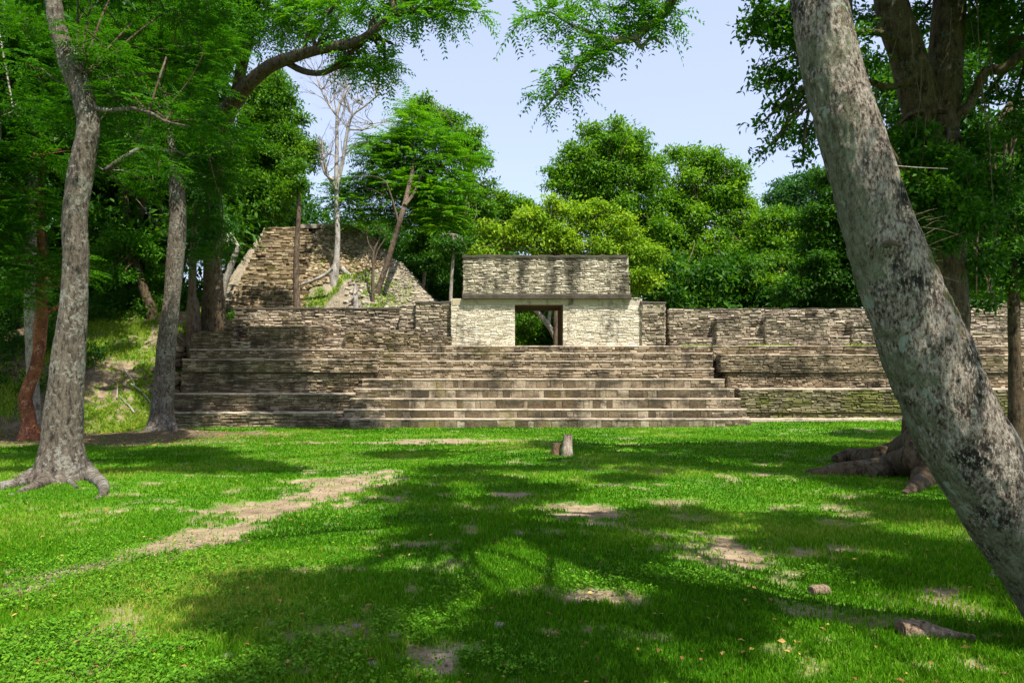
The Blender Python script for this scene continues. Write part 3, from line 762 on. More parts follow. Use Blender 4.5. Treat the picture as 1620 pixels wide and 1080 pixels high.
# frieze
fr = MB(); DF = D0-.16; z0, z1 = Z(471.5, DF), Z(404, DF)
fx0, fx1 = X(733, DF), X(997, DF)
box(fr, fx0+.03, fx1-.08, DF+.04, DF+2.6, z0, z1-.1, 1)
vv = np.array([0, .03, 1.]); vv /= np.linalg.norm(vv)
def kp(x, y): return ~((x > fx1-fx0-.22*(y/(z1-z0))-.02))
stones(fr, (fx0, DF, z0+.2), (1, 0, 0), (0, 0, 1), (0, -1, 0), fx1-fx0, z1-z0-.32, .085, .23, .034, 0, keep=kp, gap=.14)
stones(fr, (fx0, DF+2.6, z0+.2), (0, -1, 0), (0, 0, 1), (-1, 0, 0), 2.6, z1-z0-.32, .1, .27, .03)
stones(fr, (fx1-.06, DF, z0+.2), (0, 1, 0), vv*np.array([1, 1, 1])+np.array([-.08, 0, 0]), (1, 0, 0), 2.6, z1-z0-.32, .1, .27, .03)
frz = fr.build('frieze', [M['stone_frieze'], M['mortar_white']], gate)
b = MB(); box(b, fx0-.05, fx1+.05, DF-.09, DF+2.65, z0-.03, z0+.19, 0, jit=.04, seg=.10); b.build('cornice', M['stone_dark'], frz)
b = MB(); box(b, fx0-.04, fx1-.12, DF-.08, DF+2.65, z1-.13, z1, 0, jit=.05, seg=.10); b.build('coping', M['stone_dark'], frz)
# right long parapet with projecting blocks
wall('parapet', 1058, 1480, 487.5, 35.0, 36.2, ch=.13, sw=.34, dep=.05, caph=.03, capo=.0, sides='L')
wall('parapet', 1478, 1800, 478, 35.4, 36.2, ch=.13, sw=.34, dep=.05, caph=.03, capo=.0, sides='L')
wall('bench_block', 1060, 1131, 534, 34.62, 35.0, ch=.13, sw=.34, dep=.04, caph=.04, mats=('stone_wall', 'mortar', 'stone_wall'))
wall('buttress', 1133, 1174, 504, 34.4, 35.0, ch=.12, sw=.3, dep=.04, caph=.03, mats=('stone_wall', 'mortar', 'stone_dark'))
wall('bench_block', 1174, 1211, 535, 34.55, 35.0, ch=.13, sw=.3, dep=.04, caph=.06, mats=TW)
wall('buttress', 1212, 1313, 502, 34.4, 35.0, ch=.125, sw=.36, dep=.04, caph=.03, mats=('stone_wall', 'mortar', 'stone_dark'))
wall('bench_block', 1313, 1348, 531, 34.55, 35.0, ch=.13, sw=.3, dep=.04, caph=.06, mats=TW)
wall('buttress', 1349, 1440, 509, 34.4, 35.0, ch=.13, sw=.36, dep=.04, caph=.03)
wall('buttress', 1530, 1600, 520, 34.4, 35.4, ch=.13, sw=.36, dep=.04, caph=.03)

# fallen stones at the left end of the terraces
rb = MB()
def rockmesh(mb, c, r, seed, flat=.65, tint=.5, m=0):
    n1, n2 = 9, 7
    th = np.linspace(0, math.pi, n2); ph = np.arange(n1)/n1*2*math.pi
    V = np.array([[math.sin(t)*math.cos(p), math.sin(t)*math.sin(p), math.cos(t)] for t in th for p in ph])
    V = np.sign(V)*np.abs(V)**.8
    V *= (1+.5*(fbm3(V*1.3+seed*5.3, 1.2, 3, seed)-.5))[:, None]
    V = V*np.array([r, r*(.7+.5*hsh(seed, 3)), r*flat])
    a = hsh(seed, 9)*6.28; V[:, :2] = V[:, :2]@np.array([[math.cos(a), -math.sin(a)], [math.sin(a), math.cos(a)]])
    i = np.arange(n2-1)[:, None]*n1; j = np.arange(n1)[None]; j2 = (j+1) % n1
    mb.add(V+np.array(c), Q=np.stack([i+j, i+n1+j, i+n1+j2, i+j2], -1).reshape(-1, 4), c=tint, m=m)
for k in range(150):
    t = random.random(); d = 31.2+t*4.6; xx = -15.75-random.random()**1.5*1.3; zz = max(gz(xx, d), 0)
    rockmesh(rb, (xx, d, gz(xx, d)+.05), random.uniform(.08, .30), k, .6, random.random())
ro = rb.build('rubble', M['stone_terrace']); tag(ro, 'loose rubble stones spilling down beside the left end of the terraces', 'rubble', kind='stuff')

# =================================================================== THE PYRAMID
pyr = empty('stone_pyramid', (-12, 44, 3), 'tall ruined stone pyramid with stepped golden face behind the left terraces', 'pyramid')
def pyrz(x, y):
    n = fbm2(x*.9, y*.9, 4, 200)-.5
    top = 11.15
    front = 3.0+(y-40.4)*1.28
    tq = np.clip(x+11.75, 0, 20); right = 11.35-.45*tq-.055*tq*tq-(.25*sst(-9.3, -8.9, x))+.9*sst(-7.2, -6.6, x)*0
    left = 4+(x+19.4)*3.4
    back = 3+(58-y)*1.2
    z = np.minimum(np.minimum(np.minimum(front, right+.5*n), np.minimum(left, back)), top)
    bul = 3.0+4.0*np.exp(-(((x+9.9)/2.6)**2+((y-41.6)/2.3)**2))+1.1*np.exp(-(((x+7.3)/1.5)**2+((y-40.2)/1.6)**2)) + n*1.2
    z = np.where(x > -12.9, np.maximum(z, np.minimum(bul, right+.4)), z)
    return z+n*.5*sst(-13.2, -12.8, x)*(1-.0*x)
px_ = np.arange(-20, -2.5, .11); py_ = np.arange(38.4, 59, .13)
A, B_ = np.meshgrid(px_, py_); xx, yy = A.ravel(), B_.ravel(); zz = pyrz(xx, yy)
zz = np.maximum(zz, 2.3); hid = (xx < -12.75) & (yy < 47.5); zz = np.where(hid, zz-.55, zz)
gr = sst(.42, .56, fbm2(xx*.7, yy*.7, 4, 210)+.16*np.exp(-(((xx+11.2)/1.8)**2+((yy-42.6)/2)**2)))*sst(-13, -12.4, xx)*sst(-5.6, -8.0, xx)*sst(48, 44, yy)*.95
pm_ = MB(); nx, ny = len(px_), len(py_); i = np.arange(ny-1)[:, None]*nx; j = np.arange(nx-1)[None]
pm_.add(np.stack([xx, yy, zz], -1), Q=np.stack([i+j, i+j+1, i+nx+j+1, i+nx+j], -1).reshape(-1, 4))
pm_.build('mound', M['mound'], pyr, smooth=True, extra={'green': gr})
# stepped face
b = MB(); ns = 21; zlo, zhi = 3.9, 11.0
for k in range(ns):
    t = k/ns; d = 41.3+t*5.6; z0_ = zlo+(zhi-zlo)*t; z1_ = zlo+(zhi-zlo)*(k+1)/ns
    x0_ = -17.75+.9*t; x1_ = -12.6-(.2 if k < 15 else .2+(k-15)*.22)
    box(b, x0_, x1_, d+.03, d+1.5, z0_-.3, z1_-.02, 1)
    stones(b, (x0_, d, z0_), (1, 0, 0), (0, 0, 1), (0, -1, 0), x1_-x0_, z1_-z0_, .165, .34, .06)
    stones(b, (x0_, d+.02, z1_), (1, 0, 0), (0, 1, 0), (0, 0, 1), x1_-x0_, .27, .27, .32, .05)
b.build('stairway', [M['stone_rubble'], M['mortar']], pyr)
# rubble stones scattered on the upper right face, and grey slope stones
b = MB()
for k in range(2600):
    x_ = random.uniform(-13.2, -8.4); y_ = random.uniform(42.5, 47.6); z_ = float(pyrz(np.array([x_]), np.array([y_]))[0])
    if z_ < 6.4+ (x_+13)*.35 or z_ > 11.3: continue
    if random.random() < .15: continue
    rockmesh(b, (x_, y_, z_), random.uniform(.09, .20), k, .55, random.random())
b.build('rubble_face', M['stone_rubble'], pyr); b = MB()
for k in range(1900):
    x_ = random.uniform(-9.8, -4.4); y_ = random.uniform(39.6, 47); z_ = float(pyrz(np.array([x_]), np.array([y_]))[0])
    if z_ < 3.5: continue
    rockmesh(b, (x_, y_, z_-.04), random.uniform(.06, .15), k+5000, .5, random.random())
b.build('slope_stones', M['stone_grey'], pyr)
b = MB(); box(b, -14.7, -11.5, 46.6, 47.4, 10.95, 11.22, 0, jit=.02, seg=.15); b.build('coping', M['stone_grey'], pyr)
# grass tufts on the mound
n = 9000; x = R.uniform(-13, -5, n); y = R.uniform(39, 46.5, n)
gq = .7*sst(.42, .56, fbm2(x*.7, y*.7, 4, 210)+.16*np.exp(-(((x+11.2)/1.8)**2+((y-42.6)/2)**2)))*sst(-5.6, -8.0, x)
k = R.random(n) < gq; x, y = x[k], y[k]
tb_ = MB(); blades(tb_, x, y, pyrz(x, y)-.03, .12+.18*R.random(len(x)), .06+.05*R.random(len(x)), np.clip(.75+R.normal(size=len(x))*.2, 0, 1), .7)
o = tb_.build('grass_cover', M['grass'], pyr); o['kind'] = 'stuff'

# =================================================================== TREES
def TP(l, d):
    """(px,py,width_px[,d]) -> world points and radii"""
    p = []; r = []
    for q in l:
        dd = q[3] if len(q) > 3 else d
        p.append(P(q[0], q[1], dd)); r.append(q[2]/2*dd/F)
    return p, r
def sink(tr, s=.35):
    p, r = tr; q = np.array(p[0]).copy(); q[2] = min(q[2], gz(q[0], q[1]))-s; p = [q]+list(p); return p, [r[0]*1.02]+list(r)

# ---- shade: where the canopy above stands, found from the ground it shades
el, az = math.radians(62), math.radians(35)
sd = np.array([math.cos(el)*math.sin(az), -math.cos(el)*math.cos(az), math.sin(el)])
def over(x, y, h): return np.array([x, y, gz(x, y)])+sd*(h/sd[2])
def litmask(px, py):
    if py < 702: return 1.0 if (px > 400) else .15
    if py < 745:
        if px < 400: return .05
        if px > 1270: return 0
        if px < 690: return .75
        return .22 if px < 1450 else .1
    if py < 925:
        edge = np.interp(py, [745, 770, 800, 850, 890, 925], [700, 640, 585, 640, 730, 560])
        if px < edge-25: return 1.0
        for a, b, r in ((935, 800, 45), (1165, 868, 62), (900, 770, 35), (1330, 800, 55), (1060, 780, 40), (1420, 850, 40), (1200, 760, 50), (790, 880, 30)):
            if math.hypot(px-a, (py-b)*1.7) < r: return 1.0
        return 0.13
    if px < 330: return .93
    if py < 985:
        for a, b, r in ((1190, 960, 60), (1450, 965, 70)):
            if math.hypot(px-a, (py-b)*1.5) < r: return 1.0
        return .04 if px < 900 else .2
    for a, b, r in ((1230, 1010, 75), (1350, 1040, 60), (1080, 1050, 70), (1150, 1000, 50)):
        if math.hypot(px-a, (py-b)*1.3) < r: return 1.0
    return .30
cano = []
yy_ = 3.0
while yy_ < 29:
    stp = 1.05 if yy_ < 9 else (1.35 if yy_ < 16 else 1.9)
    xx_ = -13.5
    while xx_ < 17:
        x_ = xx_+random.uniform(-.3, .3)*stp; y_ = yy_+random.uniform(-.3, .3)*stp
        d_ = y_; px = CX+x_/d_*F; py = HZ+(EYE-gz(x_, y_))/d_*F
        if -500 < px < 2200 and random.random() > litmask(px, py):
            h = random.uniform(8.5, 11.5) if y_ < 16 else random.uniform(11, 14)
            c = over(x_, y_, h); r = stp*random.uniform(.48, .76)
            # keep it above the frame
            top = HZ-(c[2]-r-EYE)/max(c[1], .1)*F if c[1] > .3 else -9999
            tpx = CX+c[0]/max(c[1], .1)*F
            if not (c[1] > .3 and top > -15 and (330 if c[1] > 14 else -150) < tpx < 1770):
                cano.append((c[0], c[1], c[2], r))
        xx_ += stp
    yy_ += stp
def clears(b, pts, mrg):
    c = np.array(b[:3]); v = c-pts; t = v@sd; dd = np.linalg.norm(v-t[:, None]*sd, axis=1)
    return not np.any((t > 0) & (dd < b[3]*1.25+mrg))
keep_lit = np.array([P(px, py, 4.5) for px, py in ((1294, 0), (1318, 120), (1353, 240), (1388, 360), (1426, 460), (1466, 560))]+[P(px, py, 10) for px, py in ((1040, 30), (980, 60), (900, 120), (860, 160))]+[P(120, 400, 12.8), P(130, 150, 12.8), P(897, 695, 17.7), P(893, 712, 17.7)])
cano = [b for b in cano if clears(b, keep_lit, -.1)]
flecks = np.array([onground(px, py) for px, py in ((1230, 1000), (1190, 965), (1170, 868), (1120, 880), (1350, 1040), (1060, 1050), (930, 805), (1470, 975), (1500, 1000), (700, 885), (620, 870), (240, 950), (130, 985), (60, 950), (330, 930), (1060, 775), (1420, 840), (1330, 800), (800, 860), (880, 925), (1440, 1060), (1560, 960), (780, 760), (1200, 750))])
cano = [b for b in cano if clears(b, flecks, -.3)]
can_lean = [b for b in cano if b[0] > -5 and b[1] < 9 and b[0] < 9]
can_left = [b for b in cano if b[0] <= -5]
can_right = [b for b in cano if b not in can_lean and b not in can_left]

# ---- 1 leaning tree in the right foreground
lt = TP([(1850, 1150, 215, 4.4), (1775, 1060, 178, 4.4), (1718, 985, 152, 4.45), (1662, 900, 144), (1605, 820, 142), (1541, 720, 139), (1506, 660, 137), (1466, 560, 134), (1426, 460, 119), (1388, 360, 107), (1353, 240, 97, 4.55), (1318, 120, 91, 4.6), (1294, 0, 83, 4.7), (1272, -140, 78, 4.9), (1235, -330, 74, 5.2), (1190, -560, 70, 5.6)], 4.5)
top = lt[0][-1]
br = TP([(1190, -560, 60, 5.6), (1180, -400, 40, 7), (1120, -120, 26, 9), (1075, -25, 17, 9.6), (1052, 18, 14), (1030, 38, 13), (1003, 60, 13), (985, 63, 12), (958, 70, 11), (930, 92, 9), (903, 118, 7), (880, 150, 5), (862, 172, 3)], 10)
br2 = TP([(1005, 58, 9), (1014, 75, 6), (1030, 60, 5), (1050, 72, 3)], 10)
br3 = TP([(958, 72, 6), (930, 50, 5), (900, 38, 4), (870, 20, 4), (830, 30, 3)], 10)
hang = blobP([(1048, 20, 24, 10, 1.6), (1030, 48, 20, 10, 1.5), (1000, 30, 30, 10, 1.5), (975, 55, 24, 10, 1.6), (1055, 45, 14, 10, 1.3), (945, 72, 20, 10, 1.6), (925, 95, 20, 10, 1.7), (905, 110, 20, 10, 1.7), (900, 140, 20, 10, 1.7), (880, 135, 17, 10, 1.6), (866, 160, 15, 10, 1.5), (858, 140, 14, 10, 1.4), (910, 78, 16, 10, 1.2), (855, 18, 20, 10, 1.5), (830, 30, 16, 10, 1.4), (885, 10, 24, 10, 1.4), (815, 48, 9, 10, 1.2), (960, 5, 28, 10, 1.4), (925, 40, 20, 10, 1.3), (905, 45, 16, 10, 1.2), (1010, -10, 30, 10, 1.4)])
FINE[0] = .055; lt = (lt[0], [r*.94 for r in lt[1]])
root = tree('leaning_tree', 'thick mottled grey tree trunk leaning to the left across the right foreground', [lt, br, br2, br3], can_lean, M['bark_mottled'], M['leaf_mid'], .14, 2.1, 'broad', anchor=[top, lt[0][-2]], sides=190, rough=.045, step=.02, fl=0, tw=3, rf=2.4, lump=.06)
cb = MB(); crown_leaves(cb, hang, .085, 1.05, 'pinnate', sub=.36); cb.build('hanging_foliage', M['leaf_fresh'], root)
# knots, stub and mossy twigs on the trunk
b2_ = MB()
tube(b2_, [P(1398, 388, 4.33), P(1412, 384, 4.2), P(1425, 390, 4.15)], [.025, .018, .01], 8, .02, .1); b2_.build('branch_stub', M['bark_dark'], root)
b = MB()
for k in range(22):
    b = MB(); a = P(1440+random.uniform(-10, 26), 365+random.uniform(-30, 60), 4.52); L = random.uniform(.08, .34)
    e = a+np.array([random.uniform(.5, 1), random.uniform(-.3, .3), random.uniform(-.5, .45)])*L
    tube(b, [a, (a+e)/2+R.normal(size=3)*.012, e], [.0030, .002, .0008], 4, .05, cap=False); b.build('twig', M['bark_brown'], root)
b = MB(); tube(b, [P(1412, 262, 4.5), P(1450, 265, 4.45), P(1499, 267, 4.4)], [.004, .003, .0015], 4, .05, cap=False)
b.build('twig', M['bark_pale'], root)

# ---- 2 left foreground tree
l1 = TP([(95, 790, 112), (95, 765, 98), (96, 740, 76), (98, 700, 60), (101, 650, 57), (106, 600, 51), (109, 560, 47), (117, 480, 41), (120, 400, 41), (118, 350, 40), (124, 300, 38), (134, 240, 35), (140, 200, 35), (133, 160, 35), (123, 130, 38), (111, 100, 37), (100, 70, 30), (91, 40, 27), (85, 0, 25), (80, -80, 24), (92, -200, 22), (120, -330, 19)], 12.8)
s1 = TP([(148, 172, 10), (175, 175, 7), (205, 172, 7), (235, 178, 6), (262, 192, 4), (300, 200, 2)], 12.8)
def groot(st, l):
    p, r = TP(st, 12.8)
    for px, py, w, up in l:
        q = onground(px, py); q[2] += up*w/2*q[1]/F; p.append(q); r.append(w/2*q[1]/F)
    return p, r
r1 = [groot([(108, 715, 34)], [(126, 748, 34, .45), (145, 758, 26, .4), (163, 770, 18, .3), (162, 784, 11, .15), (150, 791, 5, 0)]), groot([(88, 722, 34)], [(66, 752, 28, .5), (38, 766, 22, .3), (5, 773, 18, .25), (-45, 780, 12, .1)]), groot([(92, 735, 26)], [(74, 764, 20, .4), (55, 772, 15, .3), (30, 779, 9, 0)]), groot([(102, 745, 18)], [(112, 764, 10, .3), (122, 772, 6, 0)]), groot([(84, 715, 24)], [(58, 745, 16, .4), (36, 753, 9, .2), (20, 756, 5, 0)])]
lb = blobP([(200, 150, 38, 13), (250, 185, 36, 13.5), (300, 190, 36, 14), (350, 205, 30, 14), (225, 235, 32, 13, .7), (180, 110, 40, 13), (150, 60, 36, 12.5, .6), (60, 110, 36, 13, .7), (240, 90, 40, 14, .8), (290, 30, 48, 14, .8), (200, 60, 70, 18, .9), (285, 80, 60, 18.5, .9), (300, 150, 50, 18.5, .8), (340, 60, 50, 19, .8), (180, -60, 90, 19, .9), (300, -60, 80, 19, .9), (190, 200, 44, 18, .7), (110, 180, 50, 18, .7), (250, 260, 34, 18, .5), (50, 30, 60, 18, .7)])
FINE[0] = .05
l1 = (l1[0], [r*.92 for r in l1[1]])
tree('tall_tree', 'curving grey lichen-spotted tree with spreading surface roots in the left foreground', [l1, s1], [], M['bark_grey'], M['leaf_feather'], .07, 1.4, 'feather', sides=72, rough=.055, step=.05, fl=.16, roots=r1, rf=3, lump=.09)
root = bpy.data.objects['tall_tree']; FINE[0] = 0
mb = MB()
for b in lb: limb(mb, s1[0][random.choice([2, 3, 4])] if b[0] > -7.6 else l1[0][14], b[:3], .022, .008, 5, .05, .25)
for b in can_left: limb(mb, l1[0][-1], b[:3], .07, .02, 6)
twigs(mb, lb, .015, 4); mb.build('branches', M['bark_dark'], root, smooth=True)
cb = MB(); crown_leaves(cb, lb, .075, .8, 'feather', tb=-.06); crown_leaves(cb, can_left, .14, 2.4, 'broad'); cb.build('crown', M['leaf_feather'], root)

# ---- 3 middle tree standing in front of the terrace corner
m1 = sink(TP([(258, 688, 66), (257, 668, 44), (257, 650, 37), (260, 600, 34), (264, 540, 33), (271, 480, 28), (278, 400, 31), (281, 360, 30), (280, 300, 27), (277, 258, 18), (270, 225, 12), (262, 150, 10)], 27))
m2 = TP([(275, 243, 9), (250, 237, 8), (225, 236, 8), (205, 245, 9), (185, 258, 10), (165, 270, 6)], 26.6)
m3 = TP([(278, 240, 6), (300, 247, 3), (330, 245, 2)], 26.5)
mr = [TP([(246, 670, 16), (236, 683, 10), (222, 689, 6)], 26.7), TP([(270, 672, 16), (280, 685, 9), (292, 690, 5)], 26.6)]
HILL = np.array([onground(px, py) for px, py in ((160, 645), (180, 610), (210, 580), (240, 560), (290, 525), (330, 500), (220, 640))])+np.array([0, 0, .2])
mbl = blobP([(180, 200, 50, 27, .8), (330, 270, 50, 28, .7), (190, 320, 55, 29, .9), (215, 400, 45, 31, .9), (240, 290, 40, 28, .7), (120, 250, 50, 27, .8), (370, 225, 44, 27, .9), (345, 290, 40, 29, .9), (330, 350, 36, 30, .9), (350, 400, 26, 31, .8), (300, 420, 20, 30, .6), (310, 210, 50, 27, .8), (60, -50, 90, 25, .8)])
m1 = (m1[0], [r*.86 for r in m1[1]])
mbl = [b for b in mbl if clears(b, HILL, -.3)]
tree('straight_tree', 'straight pale grey tree with a broken top beside the lower left corner of the terraces', [m1, m2, m3], mbl, M['bark_grey'], M['leaf_feather'], .13, 1.0, 'feather', tb=-.10, sides=26, rough=.05, step=.15, fl=.25, roots=mr, rf=2, lump=.06)

# ---- 4 red barked tree and the grey one behind it
r_ = sink(TP([(50, 690, 34), (47, 672, 22), (44, 650, 20), (40, 632, 19), (46, 608, 18), (56, 585, 18), (62, 555, 18), (64, 520, 19), (67, 490, 17), (64, 455, 13), (66, 420, 13), (64, 360, 11), (60, 300, 9)], 23.5))
r2 = TP([(67, 500, 9), (80, 492, 7), (95, 480, 5), (105, 455, 4)], 23.6)
tree('red_barked_tree', 'crooked tree with peeling red bark at the far left edge', [r_, r2], blobP([(60, 330, 55, 22, .9), (20, 420, 50, 22, 1), (100, 420, 45, 24, .7), (30, 470, 34, 22, .8), (-10, 330, 60, 22, 1), (70, 250, 50, 22, .7)]), M['bark_red'], M['leaf_feather'], .12, 1.0, 'feather', sides=20, rough=.05, step=.15, fl=.3, lump=.12)
g_ = sink(TP([(54, 684, 22), (52, 600, 17), (48, 500, 17), (48, 440, 16), (50, 360, 16), (50, 260, 15), (47, 150, 13), (40, 30, 12), (40, -100, 10)], 25.5))
tree('grey_tree', 'slim pale grey tree standing directly behind the red barked tree', [g_], blobP([(30, 60, 80, 23, .9), (60, 150, 60, 23, .8), (0, 230, 70, 22, .9), (110, 20, 60, 24, .8), (-60, 130, 90, 23, 1), (-80, 330, 90, 23, 1), (0, -80, 110, 24, 1), (20, 170, 40, 20, .7)]), M['bark_pale'], M['leaf_feather'], .13, 1.1, 'feather', sides=16, rough=.05, tb=-.14)

sh = []  # leaf clumps added overhead to shade the left bank, sunny strip kept clear
for k in range(120):
    x_ = random.uniform(-38, -18.9); y_ = random.uniform(21, 40); c = over(x_, y_, random.uniform(8, 13)); b = (c[0], c[1], c[2], random.uniform(1.1, 1.9))
    if clears(b, HILL, 0): sh.append(b)
cb = MB(); crown_leaves(cb, sh, .2, .8, 'broad'); root = bpy.data.objects['grey_tree']; cb.build('shade_crown', M['leaf_dark'], root)
mb = MB()
for b in sh[:60]: limb(mb, g_[0][-1], b[:3], .06, .02, 5)
mb.build('branches', M['bark_pale'], root)
# ---- 5 large tree behind with the long branch reaching right
t5 = sink(TP([(338, 490, 36), (338, 460, 30), (336, 400, 27), (338, 320, 25, 35), (345, 230, 25, 33), (360, 172, 27, 31)], 36), .6)
b1 = TP([(358, 180, 26, 31), (385, 142, 22, 29), (420, 110, 20, 28), (450, 95, 19, 27), (500, 80, 15, 26), (560, 68, 15, 25), (590, 50, 12, 24.5), (625, 20, 10, 24), (655, -15, 8, 23.5), (700, -70, 6, 23)], 30)
b2 = TP([(372, 160, 19, 30), (384, 100, 16, 29.5), (396, 50, 15, 29), (405, 0, 13, 28.5), (412, -90, 11, 28)], 30)
b3 = TP([(452, 98, 11, 27), (478, 112, 10, 27), (505, 116, 9, 26.5), (528, 108, 8, 26), (548, 88, 7, 25.5), (575, 70, 5, 25)], 27)
b4 = TP([(570, 64, 6, 25), (600, 62, 5, 25), (622, 70, 4, 25)], 25)
b5 = TP([(480, 84, 7, 26.5), (490, 50, 6, 26.5), (520, 20, 5, 26), (545, -10, 4, 26)], 26)
b6 = TP([(630, 18, 5, 24), (670, 12, 4, 24), (715, 8, 3, 24)], 24)
bl5 = blobP([(600, 100, 26, 25.5, 1.5), (575, 108, 22, 26, 1.4), (560, 90, 20, 26, 1.3), (612, 118, 14, 25.5, 1.3), (545, 100, 16, 26, 1.2), (480, 30, 38, 27, 1.1), (450, 55, 28, 28, .9), (540, 20, 36, 26, 1.2), (600, 15, 34, 25, 1.3), (520, 55, 22, 26, 1), (640, 40, 18, 24, 1.4), (660, 15, 26, 24, 1.4), (700, 25, 20, 24, 1.3), (735, 8, 22, 24, 1.4), (755, 20, 14, 24, 1.3), (430, 20, 36, 28, .9), (370, 40, 40, 29, .8), (350, 95, 34, 29, .8), (410, 70, 26, 29, .6), (340, 10, 40, 29, .9), (400, -40, 60, 28, 1), (500, -40, 60, 27, 1), (620, -30, 40, 25, 1.2), (700, -25, 30, 24, 1.2)])
tree('branching_tree', 'dark big tree whose long crooked branch arches right over the pyramid', [t5, b1, b2, b3, b4, b5, b6], bl5, M['bark_dark'], M['leaf_fresh'], .19, 1.5, 'pinnate', sides=20, rough=.06, step=.2, anchor=[b1[0][4], b1[0][6], b2[0][3], b1[0][7], b3[0][3]], limb_r=.2, sub=.48)

# ---- 6 dense tree between branching tree and dead tree
t6 = sink(TP([(470, 487, 11), (468, 440, 9), (470, 380, 8), (473, 330, 7), (470, 290, 4)], 39.5))
tree('slim_tree', 'slim tree rising from the terrace edge in front of the pyramid stairs', [t6], blobP([(462, 262, 22, 39.5), (478, 290, 18, 39.5), (455, 305, 18, 39.5, .8), (440, 240, 18, 39.5, .7)]), M['bark_brown'], M['leaf_mid'], .2, 2.0, 'broad', sides=10)
DENSE = blobP([(440, 165, 42, 50), (410, 190, 45, 50), (455, 215, 40, 50), (475, 250, 34, 50), (420, 260, 50, 51), (385, 230, 45, 51), (450, 300, 40, 50), (400, 320, 45, 50), (400, 150, 36, 50), (365, 300, 45, 49), (430, 330, 34, 50, .8), (492, 235, 16, 50), (350, 250, 50, 49), (395, 370, 30, 52), (440, 130, 20, 50)])

# ---- 7 bare dead tree
def dead(mb, a, d, L, r, lev):
    n = 3; pts = [a]; q = a.copy(); dd = d.copy()
    for _ in range(n):
        dd = unit(dd+R.normal(size=3)*.22+np.array([0, 0, .06])); q = q+dd*L/n; pts.append(q)
    tube(mb, pts, list(np.linspace(r, r*.45, n+1)), 5, .4, .05, cap=False)
    if lev > 0:
        for k in range(3):
            s = pts[random.choice([1, 2, 3])]; nd = unit(dd+rdir(1)[0]*np.array([.9, .5, .6])); dead(mb, s, nd, L*.62, r*.45, lev-1)
dt = [sink(TP([(529, 436, 17), (532, 418, 12), (534, 380, 10), (533, 330, 9), (532, 290, 8.5), (533, 230, 7), (534, 180, 5.5), (545, 150, 4), (560, 128, 2.5)], 43.5)),
      TP([(532, 300, 8), (543, 250, 7), (550, 205, 6), (558, 182, 5), (577, 168, 4), (595, 152, 3.5), (600, 142, 2.5), (590, 128, 2)], 43.3),
      TP([(533, 184, 4), (520, 165, 4), (508, 142, 3), (500, 118, 2)], 43.5), TP([(552, 205, 4), (575, 205, 3), (590, 196, 2)], 43.3),
      TP([(534, 200, 3.5), (545, 170, 3), (548, 140, 2.5), (560, 115, 1.5)], 43.7), TP([(533, 180, 3), (528, 150, 2.5), (530, 120, 1.5)], 43.7),
      TP([(528, 285, 7), (515, 275, 6), (508, 255, 5)], 43), TP([(533, 300, 6, 43.5), (520, 280, 5, 43), (510, 240, 3, 43), (505, 215, 2, 43)], 43)]
dr = [TP([(526, 425, 6), (512, 436, 5), (494, 444, 4.5), (478, 450, 4), (462, 456, 3)], 42), TP([(540, 424, 9), (548, 432, 7), (556, 436, 5)], 42.2)]
dt = [(p_, [r*.85 for r in q_]) for p_, q_ in dt]
root = tree('dead_tree', 'bare whitish dead tree with forked leafless branches on the pyramid mound', dt, [], M['bark_dead'], None, .1, sides=12, rough=.05, step=.3, roots=dr)
mb = MB()
for tr in dt[1:7]:
    for q in range(1, len(tr[0])):
        for _ in range(4): dead(mb, np.array(tr[0][q]), unit(np.array([random.uniform(-1, 1), random.uniform(-.4, .4), random.uniform(.1, 1)])), 1.4, .04, 2)
o = mb.build('twigs', M['bark_dead'], root); o['kind'] = 'stuff'

# ---- 8 yellow green tree leaning on the mound, and the small brown one beside it
t8 = [sink(TP([(597, 470, 10), (603, 445, 9), (613, 415, 9), (625, 375, 8.5), (637, 335, 8), (648, 290, 7, 43), (654, 255, 5, 44), (650, 220, 3, 44)], 41)), TP([(640, 325, 6), (655, 305, 5, 43), (668, 275, 4, 44), (680, 250, 3, 44)], 41), TP([(630, 350, 4), (622, 320, 3), (612, 290, 2)], 41)]
bl8 = blobP([(655, 210, 34, 45), (625, 225, 34, 45), (690, 225, 34, 45), (650, 180, 20, 45), (600, 255, 34, 45), (645, 250, 40, 45), (700, 265, 38, 45), (590, 290, 28, 45), (625, 300, 36, 45), (680, 310, 38, 45), (720, 300, 30, 45), (600, 330, 26, 45), (650, 345, 34, 45), (705, 350, 36, 45), (560, 290, 24, 45), (545, 310, 26, 45), (560, 340, 24, 45), (590, 225, 16, 45), (735, 250, 20, 45)])
tree('feathery_tree', 'bright green feathery tree with thin leaning trunk on the right of the mound', t8, bl8, M['bark_brown'], M['leaf_fresh'], .21, 1.5, 'feather', sides=10, sub=.34, tb=.12)
t8b = [sink(TP([(590, 478, 6), (590, 440, 5), (591, 400, 4), (597, 385, 2.5), (604, 368, 2)], 40)), TP([(591, 400, 3), (583, 385, 2), (580, 370, 1.5)], 40), TP([(591, 420, 3), (598, 395, 2), (612, 375, 1.5)], 40)]
tree('sapling', 'small brown sapling beside the leaning feathery tree on the mound', t8b, blobP([(598, 362, 13, 40, .4), (582, 366, 10, 40, .3), (612, 372, 9, 40, .3)]), M['bark_brown'], M['leaf_dark'], .14, 1.4, sides=8)
tree('tree_stump', 'pale weathered root stump low on the pyramid mound', [sink(TP([(563, 478, 9), (561, 462, 6), (563, 450, 3)], 39.6)), TP([(562, 465, 4), (568, 456, 2)], 39.5), TP([(560, 470, 5), (552, 478, 3)], 39.5)], [], M['bark_dead'], None, .1, sides=10, cat='stump')

